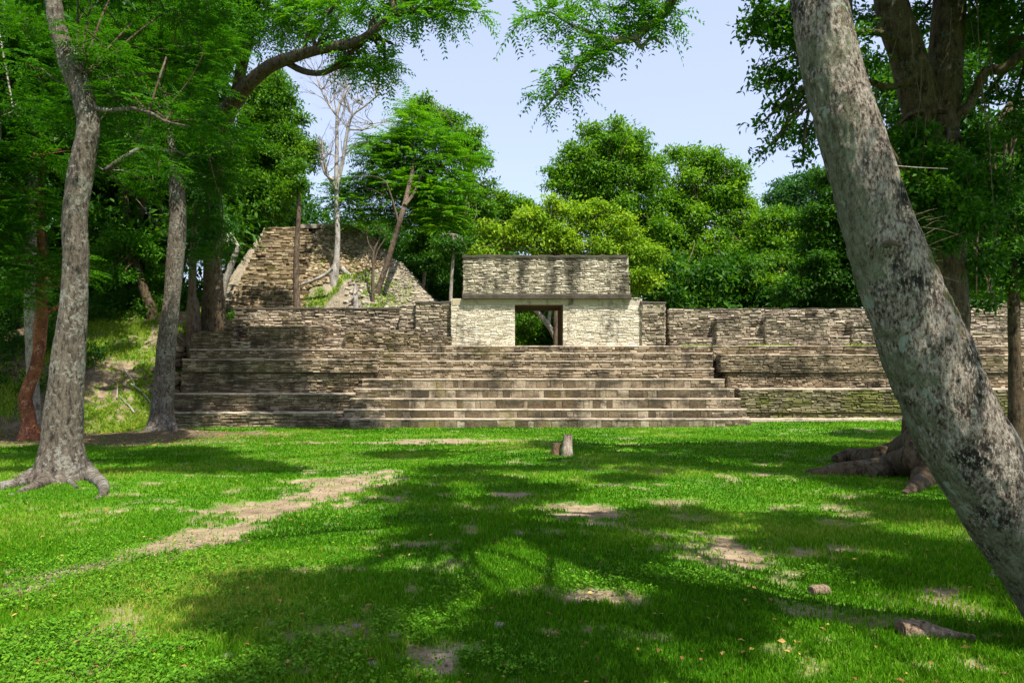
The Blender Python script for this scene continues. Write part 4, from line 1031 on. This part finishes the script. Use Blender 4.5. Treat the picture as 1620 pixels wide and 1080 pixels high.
# ---- 9 trees behind the wall, left of the gate
def ragged(bl):
    o = list(bl)
    for b in bl:
        for _ in range(3):
            d = rdir(1)[0]; d[2] = abs(d[2])*.9-.1
            o.append(tuple(np.array(b[:3])+d*b[3]*random.uniform(.85, 1.15))+(b[3]*random.uniform(.22, .42), .8))
    return o
def bg(name, label, tr, bl, leaf, ls, cov=2.2, bark='bark_brown', **k):
    bl = ragged(bl)
    return tree(name, label, tr, bl, M[bark], M[leaf], ls, cov, 'broad', sides=10, **k)
def tr_up(px, d, w, yt=300, lean=0):
    ys = (470, (470+yt)/2, yt)
    l = [(px, 520, w*1.2)]+[(px+lean*(470-y)/170, y, w*(1-.2*i)) for i, y in enumerate(ys)]
    return [sink(TP(l, d))]
bg('rounded_tree', 'tree with an airy rounded crown showing right behind the feathery tree', tr_up(735, 50, 10, lean=10), blobP([(745, 225, 30, 50), (715, 195, 26, 51), (760, 250, 22, 50), (680, 180, 26, 50), (660, 172, 18, 50), (755, 300, 28, 50, .8), (740, 330, 32, 50), (700, 330, 40, 50), (765, 340, 22, 50, .7), (715, 240, 30, 51), (650, 300, 40, 50), (720, 380, 40, 48), (690, 400, 34, 47), (660, 400, 34, 47)]), 'leaf_mid', .25, 1.9)
bg('pale_sapling', 'thin pale trunk standing between the feathery tree and the gate roof', [sink(TP([(713, 478, 6), (714, 450, 5), (716, 420, 5), (718, 396, 4), (716, 370, 3)], 40))], blobP([(722, 392, 18, 40, .8), (700, 385, 20, 40, .8)]), 'leaf_dark', .18, 1.8, bark='bark_pale')
bg('short_tree', 'short grey trunk leaning beside the right foot of the pyramid', [sink(TP([(667, 468, 7), (670, 450, 6), (672, 432, 5), (676, 410, 4)], 44))], blobP([(675, 415, 24, 44), (655, 420, 18, 45, .8), (695, 430, 22, 45)]), 'leaf_dark', .2, 2, bark='bark_grey')
# ---- centre
bg('dense_tree', 'dense dark green rounded tree rising behind the left side of the pyramid', tr_up(395, 52, 12, 280), DENSE, 'leaf_mid', .26, 2.1)
bg('tall_domed_tree', 'tallest broad domed green tree behind the gate, just right of its middle', tr_up(965, 60, 12, 320), blobP([(985, 218, 30, 60), (960, 235, 38, 60), (1005, 245, 36, 60), (925, 262, 34, 60), (965, 280, 46, 60), (1015, 290, 42, 60), (895, 275, 26, 60), (890, 300, 26, 60), (925, 315, 42, 60), (980, 335, 46, 60), (1030, 330, 36, 60), (1035, 270, 24, 60), (940, 212, 20, 61), (905, 240, 16, 60), (1040, 370, 40, 60)]), 'leaf_mid', .32, 2.1, tb=.1)
bg('wide_tree', 'wide rounded green tree right of the tallest domed tree', tr_up(1110, 62, 12, 350), blobP([(1095, 255, 28, 62), (1130, 262, 30, 62), (1160, 280, 28, 62), (1085, 290, 34, 62), (1125, 305, 40, 62), (1165, 320, 30, 62), (1070, 330, 34, 62), (1110, 350, 44, 62), (1165, 360, 36, 62), (1075, 385, 40, 62), (1130, 400, 44, 61), (1185, 395, 34, 61), (1070, 245, 16, 62), (1100, 440, 50, 59), (1180, 445, 50, 59)]), 'leaf_mid', .32, 2.0, tb=.18)
bg('yellow_green_tree', 'low bright yellow-green tree directly behind the gate roof', tr_up(880, 46, 8, 410), blobP([(850, 350, 30, 46), (885, 335, 28, 46), (920, 340, 28, 46), (820, 375, 30, 46), (860, 385, 36, 46), (905, 380, 38, 46), (950, 355, 30, 46), (985, 360, 26, 46), (960, 395, 34, 46), (1005, 395, 32, 46), (1035, 405, 20, 46), (1000, 435, 34, 46), (1030, 445, 22, 46), (790, 390, 26, 46), (775, 365, 18, 46), (765, 405, 22, 46), (940, 325, 14, 46)]), 'leaf_yellow', .24, 1.9, tb=.05)
bg('small_dome_tree', 'small mid green dome of leaves left of the yellow-green tree', tr_up(795, 57, 8, 385), blobP([(800, 325, 26, 57), (825, 330, 22, 57), (780, 345, 24, 57), (815, 355, 30, 57), (765, 370, 26, 57), (840, 340, 20, 57), (770, 330, 12, 57, .7)]), 'leaf_mid', .29, 2.1, tb=.05)
bg('far_tree', 'distant bluish green tree in the gap left of the leaning trunk', tr_up(1255, 78, 10, 340), blobP([(1250, 298, 26, 78), (1280, 285, 24, 78), (1230, 320, 24, 78), (1265, 325, 30, 78), (1300, 300, 24, 78), (1222, 345, 20, 78)]), 'leaf_blue', .36, 2.0)
bg('bushy_tree', 'bushy lighter green tree low behind the long right hand wall', tr_up(1230, 56, 8, 410), blobP([(1215, 355, 28, 56), (1245, 350, 28, 56), (1205, 385, 28, 56), (1240, 385, 34, 56), (1280, 370, 30, 56), (1215, 420, 36, 55), (1260, 420, 36, 55), (1300, 400, 30, 55), (1190, 450, 30, 54), (1240, 455, 34, 54)]), 'leaf_mid', .28, 2.0, tb=.15)
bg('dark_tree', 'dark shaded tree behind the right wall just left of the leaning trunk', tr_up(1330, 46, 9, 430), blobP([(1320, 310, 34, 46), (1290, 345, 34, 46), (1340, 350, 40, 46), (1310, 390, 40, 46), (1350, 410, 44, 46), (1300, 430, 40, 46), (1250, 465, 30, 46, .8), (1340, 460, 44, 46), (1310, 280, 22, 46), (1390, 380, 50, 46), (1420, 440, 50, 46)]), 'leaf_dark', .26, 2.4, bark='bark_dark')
# seen through the doorway
tree('doorway_tree', 'leaning forked trunk seen through the square doorway', [sink(TP([(884, 548, 11), (876, 528, 9), (864, 510, 8), (852, 495, 7), (838, 480, 6), (820, 440, 5)], 47)), TP([(868, 515, 6), (869, 500, 5), (872, 480, 4)], 47)], blobP([(835, 505, 20, 52), (855, 485, 24, 50), (825, 530, 18, 53), (880, 500, 18, 52), (850, 530, 22, 54), (870, 535, 16, 54), (820, 480, 20, 50), (850, 545, 22, 56), (880, 548, 20, 56), (825, 548, 20, 56), (900, 540, 20, 56), (850, 515, 30, 58), (860, 555, 24, 58)]), M['bark_pale'], M['leaf_mid'], .22, 2.0, sides=12)

# ---- hillside tree trunks on the left
bg('hillside_tree', 'slim brown trunk on the hilltop right of the straight grey tree', [sink(TP([(306, 486, 20), (304, 470, 13), (305, 420, 11), (309, 350, 11), (318, 310, 9), (325, 280, 6)], 35))], blobP([(330, 380, 26, 34), (340, 350, 26, 34), (320, 400, 18, 34, .8), (300, 300, 30, 35, .8), (322, 295, 26, 34), (330, 320, 20, 34)]), 'leaf_blue', .17, 1.8, tb=.1)
bg('pale_leaning_tree', 'short pale trunk leaning right at the left foot of the pyramid stairs', [sink(TP([(349, 488, 15), (352, 465, 11), (360, 435, 10), (371, 405, 9), (378, 390, 7)], 37.5))], blobP([(350, 382, 18, 37.5), (335, 370, 22, 37.5)]), 'leaf_dark', .18, 2.0, bark='bark_pale')
bg('dark_leaning_tree', 'dark trunk leaning left on the shadowed hillside crest', [sink(TP([(240, 492, 16), (230, 465, 14), (222, 440, 12), (212, 400, 9)], 37))], blobP([(200, 385, 34, 37), (165, 410, 34, 37), (235, 400, 24, 37, .8), (185, 440, 22, 36, .8), (250, 440, 16, 38, .8)]), 'leaf_fresh', .2, 1.6, bark='bark_dark', tb=-.1)

# ---- 10 big forked tree on the right, with its crown
f1 = sink(TP([(1492, 750, 150), (1490, 715, 118), (1487, 680, 100), (1485, 600, 88), (1484, 500, 84), (1482, 400, 78), (1478, 300, 72), (1476, 230, 72), (1470, 180, 68)], 15.5), .5)
f2 = TP([(1466, 215, 56), (1452, 150, 58), (1434, 85, 52), (1412, 15, 47), (1392, -80, 43), (1370, -220, 36)], 15.4)
f3 = TP([(1488, 230, 50), (1492, 150, 50), (1498, 60, 50), (1503, -20, 48), (1515, -120, 42), (1540, -260, 36)], 15.7)
f4 = TP([(1500, 190, 16), (1530, 172, 14), (1560, 112, 15, 15), (1585, 112, 15, 14.8), (1625, 80, 15, 14.5), (1700, 40, 12, 14)], 15.3)
f5 = TP([(1440, 128, 13), (1405, 138, 10), (1372, 128, 8), (1340, 118, 7), (1290, 110, 5), (1250, 120, 4)], 15)
f6 = TP([(1420, 65, 12), (1390, 52, 10), (1355, 52, 8), (1300, 40, 6)], 15)
f7 = TP([(1335, -60, 9, 13.5), (1345, 20, 8), (1348, 90, 7), (1350, 160, 4)], 13.5)
f8 = TP([(1260, 125, 3), (1240, 165, 3), (1222, 200, 2)], 14)
fr_ = [groot([(1462, 700, 60)], [(1425, 728, 46, .5), (1385, 732, 34, .45), (1345, 729, 28, .45), (1322, 731, 20, .2)]), groot([(1460, 720, 60)], [(1420, 750, 50, .4), (1380, 752, 40, .35), (1335, 750, 30, .35), (1300, 749, 17, .2), (1275, 749, 9, .1)]), groot([(1475, 735, 60)], [(1460, 765, 36, .3), (1445, 776, 22, .2), (1430, 782, 10, 0)]), TP([(1520, 730, 50, 15), (1580, 760, 20, 14), (1640, 775, 12, 13.6)], 15)]
bl10 = blobP([(1210, 25, 32, 13.5, .9), (1245, 20, 34, 13.5), (1190, 55, 16, 13.5, .8), (1232, 70, 28, 13.5, .9), (1210, 110, 18, 13.5, .8), (1240, 125, 26, 13.5, .8), (1200, 135, 14, 13.5, .8), (1265, 160, 26, 13.8, .7), (1225, 165, 16, 13.5, .7), (1205, 195, 12, 13.5, .7), (1240, 205, 18, 13.5, .7), (1275, 215, 26, 13.8, .7), (1220, 228, 12, 13.5, .7), (1270, 248, 15, 13.5, .7), (1205, 243, 7, 13.5, .6), (1285, 80, 34, 14, .8), (1300, 20, 40, 14), (1370, 100, 26, 14.5, .6), (1390, 20, 30, 16.5, .8), (1370, 180, 36, 15, .6), (1385, 230, 34, 15, .9), (1350, 60, 26, 15, .7), (1450, 30, 30, 17, .8), (1555, 40, 40, 16, .8), (1600, 90, 40, 16, .6), (1560, 150, 34, 16, .5), (1600, 200, 40, 16, .6), (1550, 230, 36, 15, .8), (1440, 230, 34, 14.6, .8), (1490, 260, 40, 14.4, .8), (1420, 280, 40, 15, .9), (1530, 300, 44, 15, .8), (1580, 5, 40, 15, .8), (1650, 140, 50, 15, .9), (1650, 20, 60, 15, .9), (1470, 340, 34, 14.5, .55), (1400, 340, 34, 15, .8),
   (1450, 225, 30, 14.0, 1.2), (1490, 260, 36, 13.6, 1.3), (1450, 300, 40, 13.6, 1.3), (1510, 320, 40, 13.6, 1.3), (1475, 350, 30, 13.6, 1), (1440, 350, 26, 14, .7), (1490, 380, 30, 14.2, .8), (1540, 350, 40, 14.4, .9), (1580, 300, 44, 15, .9), (1560, 420, 34, 15, .6), (1420, 400, 26, 15, .6),
   (1250, -60, 60, 14), (1380, -90, 70, 15.5), (1520, -90, 80, 16), (1640, -120, 80, 16), (1440, -200, 90, 15), (1590, -260, 100, 14)])
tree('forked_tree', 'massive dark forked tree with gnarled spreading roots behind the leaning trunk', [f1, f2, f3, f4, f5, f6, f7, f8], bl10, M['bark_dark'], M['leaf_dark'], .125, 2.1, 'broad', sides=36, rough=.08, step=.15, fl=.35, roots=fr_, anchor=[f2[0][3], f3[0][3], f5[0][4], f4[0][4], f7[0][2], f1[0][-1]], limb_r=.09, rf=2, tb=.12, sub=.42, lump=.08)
root = bpy.data.objects['forked_tree']
mb = MB(); 
for b in can_right: limb(mb, f3[0][-1] if b[0] > 8 else f2[0][-1], b[:3], .1, .03, 6)
mb.build('upper_branches', M['bark_dark'], root, smooth=True)
cb = MB(); crown_leaves(cb, can_right, .17, 2.2, 'broad'); cb.build('shade_crown', M['leaf_mid'], root)
# hanging vines
mb = MB()
for k in range(26):
    px = random.uniform(1345, 1610); py = random.uniform(-20, 260); L = random.uniform(60, 240); d = random.uniform(13.2, 16)
    sx = random.uniform(-25, 25)
    mb = MB(); tube(mb, [P(px, py, d), P(px+sx*.3, py+L*.5, d), P(px+sx, py+L, d)], [.012, .010, .006], 4, .3, .1, cap=False); mb.build('vine', M['bark_brown'], root)

# ---- understory trees right
u1 = [sink(TP([(1607, 640, 22), (1605, 560, 18), (1603, 460, 17), (1600, 380, 16), (1598, 300, 14), (1606, 230, 12), (1600, 160, 9)], 22))]
bg('edge_tree', 'slim dark trunk at the right edge of the picture in front of the wall', u1, blobP([(1560, 330, 50, 22), (1610, 360, 50, 22), (1570, 400, 44, 22, .9), (1530, 420, 34, 22, .9), (1650, 300, 60, 22), (1620, 430, 44, 22, .9), (1560, 450, 30, 22, .7), (1590, 270, 40, 22, .8), (1640, 200, 60, 22), (1560, 480, 16, 21, .6)]), 'leaf_dark', .16, 1.9, bark='bark_dark', tb=.06)
u2 = [sink(TP([(1420, 560, 16), (1425, 480, 13), (1430, 400, 12), (1440, 330, 10)], 38))]
bg('understory_tree', 'leafy tree filling the gap between the leaning trunk and the forked tree', u2, blobP([(1400, 330, 50, 38), (1440, 300, 50, 38), (1500, 330, 60, 38), (1450, 380, 60, 38), (1520, 400, 60, 38), (1390, 270, 50, 38), (1540, 460, 60, 38), (1600, 440, 60, 38), (1470, 440, 50, 38), (1620, 340, 60, 38)]), 'leaf_mid', .24, 2.0, bark='bark_dark', tb=.1)

# undergrowth on the shaded bank and its crest
ub = MB(); UB = []
for k in range(120):
    x_ = random.uniform(-40, -19.4) if k % 3 else random.uniform(-24, -16.5); y_ = random.uniform(30, 40) if k % 3 else random.uniform(38, 42)
    UB.append((x_, y_, gz(x_, y_)+random.uniform(.1, .7), random.uniform(.5, 1.1), random.uniform(.4, .9)))
crown_leaves(ub, UB, .17, 1.2, 'broad', sub=.5)
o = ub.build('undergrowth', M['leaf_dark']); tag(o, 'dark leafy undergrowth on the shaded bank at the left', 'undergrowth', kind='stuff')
# dead sticks lying on the bank
for k in range(9):
    x_ = random.uniform(-19, -16.2); y_ = random.uniform(28.5, 36); a = random.uniform(0, 3.1); L = random.uniform(.6, 1.6)
    q = [np.array([x_+math.cos(a)*L*t, y_+math.sin(a)*L*t, 0]) for t in (0, .35, .7, 1)]
    for v_ in q: v_[2] = gz(v_[0], v_[1])+.05+random.uniform(0, .08)
    mb = MB(); tube(mb, q, [.035, .03, .022, .01], 6, .2, .15); o = mb.build('fallen_branch', M['bark_dead'])
    tag(o, 'thin grey fallen branch lying on the grassy bank left of the terraces', 'branch', 'fallen branches on the bank')
# ---- far wood: one mass
fb_ = MB(); FBL = []
for k in range(150):
    px = random.uniform(-260, 1900); d = random.uniform(62, 92)
    tp = np.interp(px, [-300, 0, 350, 470, 560, 740, 800, 900, 1200, 1260, 1400, 1900], [60, 120, 220, 330, 345, 345, 400, 380, 400, 400, 250, 150])
    py = random.uniform(tp, 545); FBL.append((px, py, random.uniform(38, 60), d))
for k in range(150):
    px = random.uniform(-420, 340); d = random.uniform(39, 54); py = random.uniform(30, 490); FBL.append((px, py, random.uniform(45, 75), d))
for k in range(90):
    px = random.uniform(560, 1900); d = random.uniform(50, 62); py = random.uniform(415, 550); FBL.append((px, py, random.uniform(26, 44), d))
for k in range(20):
    px = random.uniform(330, 760); d = random.uniform(60, 66); py = random.uniform(360, 500); FBL.append((px, py, random.uniform(30, 44), d))
for k in range(40):
    px = random.uniform(1360, 2000); d = random.uniform(42, 56); py = random.uniform(60, 480); FBL.append((px, py, random.uniform(40, 70), d))
FB = blobP(FBL); crown_leaves(fb_, FB, .48, 1.6, 'broad', sub=.42)
for k in range(70):
    px = random.uniform(-300, 1900); d = random.uniform(60, 80) if px > 330 else random.uniform(40, 56)
    if 330 < px < 700 or 770 < px < 930: continue
    x_, z_ = X(px, d), gz(X(px, d), d)
    tube(fb_, [(x_, d, z_-.3), (x_+random.uniform(-.6, .6), d, z_+4), (x_+random.uniform(-1, 1), d, z_+9)], [.3, .22, .14], 7, 1, .1, m=1, cap=False)
fo = fb_.build('forest', [M['leaf_dark'], M['bark_dark']]); tag(fo, 'dense dark green tropical forest filling the background', 'forest', kind='stuff')

# =================================================================== STUMPS, LOG, STONES
def post(name, label, px0, px1, pyt, pyb, d, mat, cat, top_slant=0):
    c = P((px0+px1)/2, pyb, d); c[2] = gz(c[0], d); r = (px1-px0)/2*d/F; h = (pyb-pyt)/F*d
    root = empty(name, c, label, cat)
    mb = MB(); tube(mb, [c-np.array([0, 0, .2]), c+np.array([0, 0, .02]), c+np.array([0, 0, h*.5]), c+np.array([.02, 0, h])], [r*1.08, r*1.02, r*.88, r*.72 if top_slant else r*.95], 20, .03, .09, 7, cap=False, lump=.06)
    mb.build('trunk_section', mat, root, smooth=True)
    mb = MB(); rt = (r*.72 if top_slant else r*.95); tube(mb, [c+np.array([.02, 0, h-.02]), c+np.array([.02, 0, h+.012])], [rt*.98, rt*.9], 20, .02, .05, 7); mb.build('cut_top', M['bark_dark'], root)
post('tree_stump', 'tall pale weathered stump standing alone on the lawn before the stairs', 888, 906.5, 687, 720.5, 17.7, M['wood_grey'], 'stump', 1)
post('tree_stump', 'short reddish brown stump against the left side of the taller pale stump', 872, 887.5, 701.5, 719.5, 17.9, M['wood_brown'], 'stump')
# log bottom right
def laylog(name, label, p0, p1, r0, r1, mat, cat):
    root = empty(name, (p0+p1)/2, label, cat); mb = MB(); m_ = (p0+p1)/2+np.array([0, 0, .01])
    tube(mb, [p0, p0+(p1-p0)*.3+np.array([0, .01, .01]), m_, p0+(p1-p0)*.8, p1], [r0, r0*.98, (r0+r1)/2, r1*1.1, r1], 64, .006, .16, 22, lump=.10)
    mb.build('bark', mat, root, smooth=True); 
    e = unit(p0-p1); mb = MB(); tube(mb, [p0+e*-.01, p0+e*.006], [r0*.85, r0*.8], 20, .01, .06, 9); mb.build('cut_end', M['wood_brown'], root)
a = onground(1424, 1008); b_ = onground(1560, 1024)
laylog('log', 'thick bark-covered log lying in the grass at the lower right', a+np.array([0, 0, .035]), b_+np.array([0, .12, .0]), .074, .030, M['bark_log'], 'log')
a = onground(1284, 942); b_ = onground(1310, 940)
laylog('log', 'short dark knob of wood in the grass up and left of the log', a+np.array([0, 0, .03]), b_+np.array([0, .03, .015]), .04, .05, M['bark_log'], 'log')
SL = ['pale flat stone in the bottom middle of the lawn', 'pale stone nearest the bottom edge left of the middle', 'small white stone left among the weeds', 'whitish stone in bare soil just left of the middle', 'pale stone beside the leaning trunk at the right', 'lone light stone in the worn spot left of the middle stump', 'tiny white stone at the far left near the tree roots']
for (px, py, r), lb_ in zip([(626, 1006, .045), (591, 1053, .045), (360, 1039, .04), (562, 993, .035), (1570, 911, .05), (790, 990, .045), (17, 783, .06)], SL):
    c = onground(px, py); mb = MB(); rockmesh(mb, c+np.array([0, 0, r*.05]), r, int(px), .4, .6)
    o = mb.build('stone', M['rock'], smooth=False); tag(o, lb_, 'stone', 'pale stones lying in the lawn')
# pebbles and crumbs of soil
mb = MB()
x, y = scatter(5200, 3.0, 16, .86, 0); k = R.random(len(x)) < bare(x, y)*.9+.01; x, y = x[k], y[k]
for q, (a, b_) in enumerate(zip(x, y)):
    r = random.uniform(.004, .012)*(1+.06*b_)
    c = np.array([a, b_, gz(a, b_)-.02+r*.4]); V = np.array([[1, 0, 0], [0, 1, 0], [-1, 0, 0], [0, -1, 0], [0, 0, .8], [0, 0, -.5]])*r*R.uniform(.6, 1.3, (6, 1))
    mb.add(c+V, T=[[0, 1, 4], [1, 2, 4], [2, 3, 4], [3, 0, 4], [1, 0, 5], [2, 1, 5], [3, 2, 5], [0, 3, 5]], c=random.random())
o = mb.build('pebbles', M['rock']); tag(o, 'small pebbles and crumbs strewn over the bare soil patches', 'pebbles', kind='stuff')

#print('LEAFTRIS', sum(len(o.data.polygons) for o in bpy.data.objects if o.type=='MESH'))


# =================================================================== LIGHT, SKY, CAMERA
el, az = math.radians(62), math.radians(35)
sd = np.array([math.cos(el)*math.sin(az), -math.cos(el)*math.cos(az), math.sin(el)])
su = bpy.data.lights.new('sun', 'SUN'); su.energy = 5.0; su.angle = math.radians(.53); su.color = (1, .95, .86)
so = bpy.data.objects.new('sun', su); COL.objects.link(so)
from mathutils import Vector
so.rotation_euler = Vector(sd).to_track_quat('Z', 'Y').to_euler(); so.location = (20, -25, 40)
w = bpy.data.worlds.new('World'); sc.world = w; w.use_nodes = True; nt = w.node_tree
sky = nt.nodes.new('ShaderNodeTexSky'); sky.sky_type = 'NISHITA'; sky.sun_disc = False
sky.sun_elevation = el; sky.sun_rotation = math.pi-az   # measured from +Y clockwise
sky.air_density = 1.0; sky.dust_density = 1.6; sky.ozone_density = 1.6; sky.altitude = 100
bg = nt.nodes['Background']; bg.inputs['Strength'].default_value = .10
tn = mix(nt, .36, sky.outputs[0], (6.9, 7.4, 10.0)); nt.links.new(tn, bg.inputs['Color'])
cam = bpy.data.cameras.new('camera'); cam.lens = 24; cam.sensor_width = 36; cam.shift_y = (HZ-540)/1620; cam.clip_end = 2000; cam.clip_start = .05
co = bpy.data.objects.new('camera', cam); COL.objects.link(co); co.location = (0, 0, EYE); co.rotation_euler = (math.pi/2, 0, 0)
sc.camera = co
sc.view_settings.view_transform = 'Standard'; sc.view_settings.look = 'None'; sc.view_settings.exposure = .95; sc.view_settings.gamma = 1
sc.cycles.max_bounces = 6; sc.cycles.diffuse_bounces = 3; sc.cycles.transmission_bounces = 4; sc.cycles.glossy_bounces = 2
